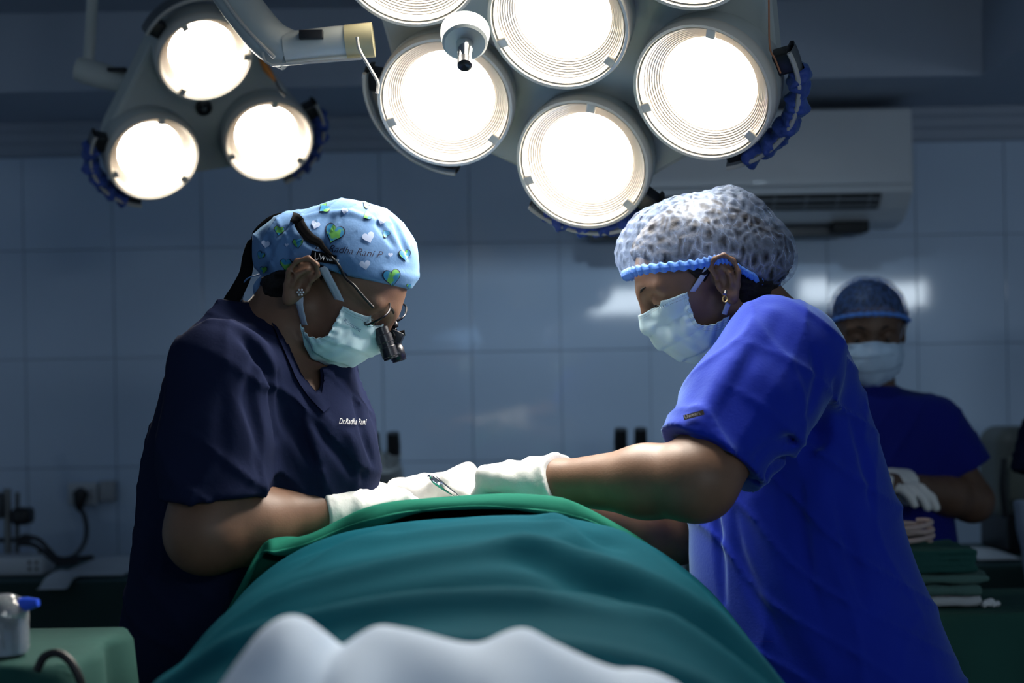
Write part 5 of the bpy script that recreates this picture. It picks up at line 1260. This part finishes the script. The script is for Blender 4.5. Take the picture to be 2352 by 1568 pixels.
# green drape over it, its rolled hem lifted towards the camera
hemY = 1.70
hem = [(395, 1600), (440, 1520), (505, 1420), (556, 1325), (588, 1262), (612, 1240), (640, 1238), (700, 1222), (760, 1198), (830, 1170), (900, 1153), (1000, 1141), (1140, 1136), (1270, 1144), (1330, 1160), (1400, 1190), (1470, 1232), (1530, 1282), (1600, 1352), (1660, 1415), (1720, 1480), (1790, 1560), (1840, 1640)]
hw = spline([P(a, b + 8, hemY) for a, b in hem], 200)
yy = [0, .003, .008, .02, .04, .07, .10, .15, .22, .32, .45, .62, .85]
dz = [-.011, -.013, -.006, 0, .001, -.008, -.022, -.046, -.062, -.066, -.068, -.072, -.08]
Gg = np.zeros((len(yy) + 4, 200, 3)); k = np.linspace(0, 1, 200); cen_ = np.exp(-((k - .5) / .33)**4)
# underside curl of the hem
fl = .006 * np.sin(k * 40) + .005 * np.sin(k * 17 + 1) + .004 * np.sin(k * 71)
for i, (a, b_) in enumerate(((.030, -.006), (.016, -.012), (.006, -.019), (.001, -.017))):
    Gg[i] = hw; Gg[i, :, 1] += a + fl; Gg[i, :, 2] += b_ * (1 + .5 * np.sin(k * 21))
for i, (a, b_) in enumerate(zip(yy, dz)):
    q = hw.copy(); q[:, 1] += a + fl * max(0, 1 - a * 6)
    shrink = 1 - .10 * min(a / .3, 1); q[:, 0] = (q[:, 0] + .02) * np.where(q[:, 0] < -.02, shrink * (1 - .42 * min(max(a - .02, 0) / .13, 1)), shrink * (1 - .2 * min(max(a - .05, 0) / .15, 1))) - .02
    q[:, 2] += b_ * (.35 + .65 * cen_) + .002 * np.sin(k * 33 + a * 20) * (a > .015)
    Gg[i + 4] = q
Gs = np.stack([spline(Gg[:, j], 60) for j in range(200)], 1)
tag(grid_mesh('surgical_drape', Gs, m_emer, None, .0016), 'green cloth drape with folded hem along the ridge behind the teal drape', 'drape')
# white sheet in the near foreground
wp = [(380, 1720), (470, 1610), (520, 1545), (580, 1472), (640, 1428), (690, 1418), (735, 1440), (775, 1470), (815, 1452), (860, 1442), (930, 1458), (1010, 1468), (1090, 1466), (1160, 1450), (1210, 1452), (1270, 1486), (1330, 1508), (1400, 1522), (1470, 1532), (1540, 1566), (1600, 1620), (1650, 1720)]
wl = spline([P(a, b + 6, 1.03) for a, b in wp], 140); rows_ = []
for a, b_ in ((.16, -.10), (.11, -.045), (.06, -.014), (.025, -.002), (0, 0), (-.03, -.004), (-.07, -.016), (-.12, -.04), (-.17, -.09), (-.19, -.16), (-.20, -.26)):
    q = wl.copy(); q[:, 1] += a; q[:, 2] += b_; q[:, 0] *= 1 + .02 * (a < 0); rows_.append(q)
Gw = np.stack([spline(np.array(rows_)[:, j], 46) for j in range(140)], 1)
Gw[..., 2] += .004 * np.sin(Gw[..., 0] * 60 + Gw[..., 1] * 30)
tag(grid_mesh('bed_sheet', Gw, m_white_sheet, None, .0016), 'rumpled white sheet at the bottom edge, nearest the camera', 'sheet')
# forceps in the surgeon's hand
fa, fb = P(988, 1094, 1.955), P(1034, 1128, 1.965)
fo = thing('surgical_forceps', tuple(fa), 'steel forceps sticking up out of the gloved hand', 'forceps')
for sx in (-1, 1):
    s0 = np.array((0, .0035 * sx, 0)); mid = fa * .5 + fb * .5 + s0 * 1.5; tip = fb + (fb - fa) * .8
    ribbon('tine', [fa + np.array((0, 0, .001)) + s0 * .2, fa * .8 + fb * .2 + s0, mid, fb + s0, tip + s0 * .1], [.0085, .0105, .0095, .007, .003], m_chrome, fo, (.5, .3, .75), n=24, thick=.0016)
MB().sphere(fa, (.004, .004, .0035), 8).build('end_joint', m_chrome, fo)

# right-hand trolley with folded linen
TZ = .850
covered_table('instrument_trolley', (.70, 2.50), (1.62, 2.80), TZ, mat('trolley_cloth', (.008, .075, .055), .85, bump=.4, bscale=40, var=.15, vscale=5), 'draped green trolley at the lower right holding folded towels', seed=8)
def towel(px0, px1, zlo, hgt, y0, y1, m, label, layers=3, seed=1, cat='towel', terry=0.0):
    ym = (y0 + y1) / 2; xa, xb = P(px0, 1380, ym)[0], P(px1, 1380, ym)[0]
    s = SDF(); h = hgt / layers
    for i in range(layers):
        z = zlo + h * (i + .5); j = .004 * math.sin(i * 2.3 + seed)
        s.rbox(((xa + xb) / 2 + j, ym, z), ((xb - xa) / 2, (y1 - y0) / 2, h * .54), h * .5, k=.002)
    s.disp(waves(seed, 45, .0018))
    if terry: s.disp(waves(seed + 3, 420, terry))
    return tag(s.mesh(.0035, 'folded_towel', m, None), label, cat, 'folded linen on the trolley')
zt = TZ + .003
m_tg = mat('grey_green_terry', (.10, .20, .17), .95, bump=1.0, bscale=500, bdist=.002); m_dg = mat('deep_green_linen', (.006, .075, .060), .85, bump=.4, bscale=90)
towel(2060, 2226, zt, .018, 2.56, 2.70, mat('white_terry', (.62, .65, .66), .95, bump=1.0, bscale=500, bdist=.002), 'white towel at the bottom of the linen stack', 1, 2, terry=.0006)
towel(2050, 2232, zt + .0205, .019, 2.555, 2.71, m_tg, 'grey-green terry towel just above the white one', 1, 4, terry=.0006)
towel(2040, 2248, zt + .0425, .016, 2.555, 2.72, m_tg, 'grey-green terry towel under the dark green linen', 1, 6, terry=.0006)
towel(2030, 2212, zt + .062, .042, 2.555, 2.72, m_dg, 'dark green folded linen on top of the stack', 4, 8)
cp_ = P(2092, 1290, 2.64); tb = []
for i in range(120):
    a = i * .22; r = .030 + .004 * math.sin(a * .37); tb.append((cp_[0] + r * math.cos(a) * 1.25, 2.64 + r * .9 * math.sin(a), zt + .110 + .0085 * a / 6.28 + .004 * math.sin(a * 1.3)))
tag(MB().tube(tb, .0048, 8).build('tubing_coil', mat('rubber_tubing', (.52, .40, .36), .5)), 'coiled beige rubber tubing on top of the dark green linen', 'tubing')
for k, (px, w, lb) in enumerate(((2270, .0085, 'larger white cotton swab lying on the green trolley'), (2285 + 4, .005, 'small white cotton swab beside the larger one'))):
    q = P(px, 1392, 2.56); s = SDF(); s.cone(q * (1, 1, 0) + np.array((-w, 0, TZ + .003 + w * .6)), q * (1, 1, 0) + np.array((w * .8, .004, TZ + .003 + w * .9)), w * .6, w * .8, k=.004); s.disp(waves(7 + k, 300, .0012))
    tag(s.mesh(.0016, 'cotton_swab', mat('cotton_white', (.75, .77, .78), .95), None), lb, 'swab', 'cotton swabs on the trolley')

# left foreground: small draped stand, bottle and cable
lz = P(150, 1462, 1.56)[2]
x1 = P(258, 1462, 1.56)[0]
covered_table('mayo_stand', (-.98, 1.40), (x1, 1.62), lz, mat('stand_cloth', (.003, .062, .052), .9, bump=.4, bscale=40, var=.12, vscale=6), 'small green-draped stand at the lower left corner', seed=11)
q = P(22, 1500, 1.50); bx = q[0]
bo = thing('infusion_bottle', (bx, 1.50, lz), 'clear plastic bottle with blue cap on the lower left stand', 'bottle')
m_clear = mat('clear_plastic', (.75, .80, .85), .12, trans=.75, spec=.5)
bx = P(8, 1500, 1.45)[0]; bo.location = (bx, 1.45, lz)
MB().lathe([(0, .001), (.024, .001), (.026, .006), (.0255, .030), (.026, .034), (.0255, .046), (.018, .056), (.010, .060), (.0, .060)], (bx, 1.45, lz + .003), (0, 0, 1), 28).build('bottle_body', m_clear, bo)
nk_ = np.array((bx, 1.45, lz + .050)); ax_ = np.array((.9, -.1, .12))
MB().tube([nk_, nk_ + ax_ * .018, nk_ + ax_ * .022], [.009, .0095, .0085], 16).build('bottle_neck', m_clear, bo)
MB().tube([nk_ + ax_ * .020, nk_ + ax_ * .030, nk_ + ax_ * .042], [.0075, .007, .004], 16).build('blue_cap', mat('blue_cap_plastic', (.03, .10, .75), .3), bo)
cbl = [P(85, 1540, 1.375), P(100, 1510, 1.375), P(125, 1499, 1.375), P(150, 1508, 1.375), P(172, 1535, 1.375), P(188, 1575, 1.375), P(200, 1640, 1.375)]
tag(MB().tube(spline(cbl, 40), .0042, 10).build('cable', m_black), 'black cable curving over the green stand cloth', 'cable')
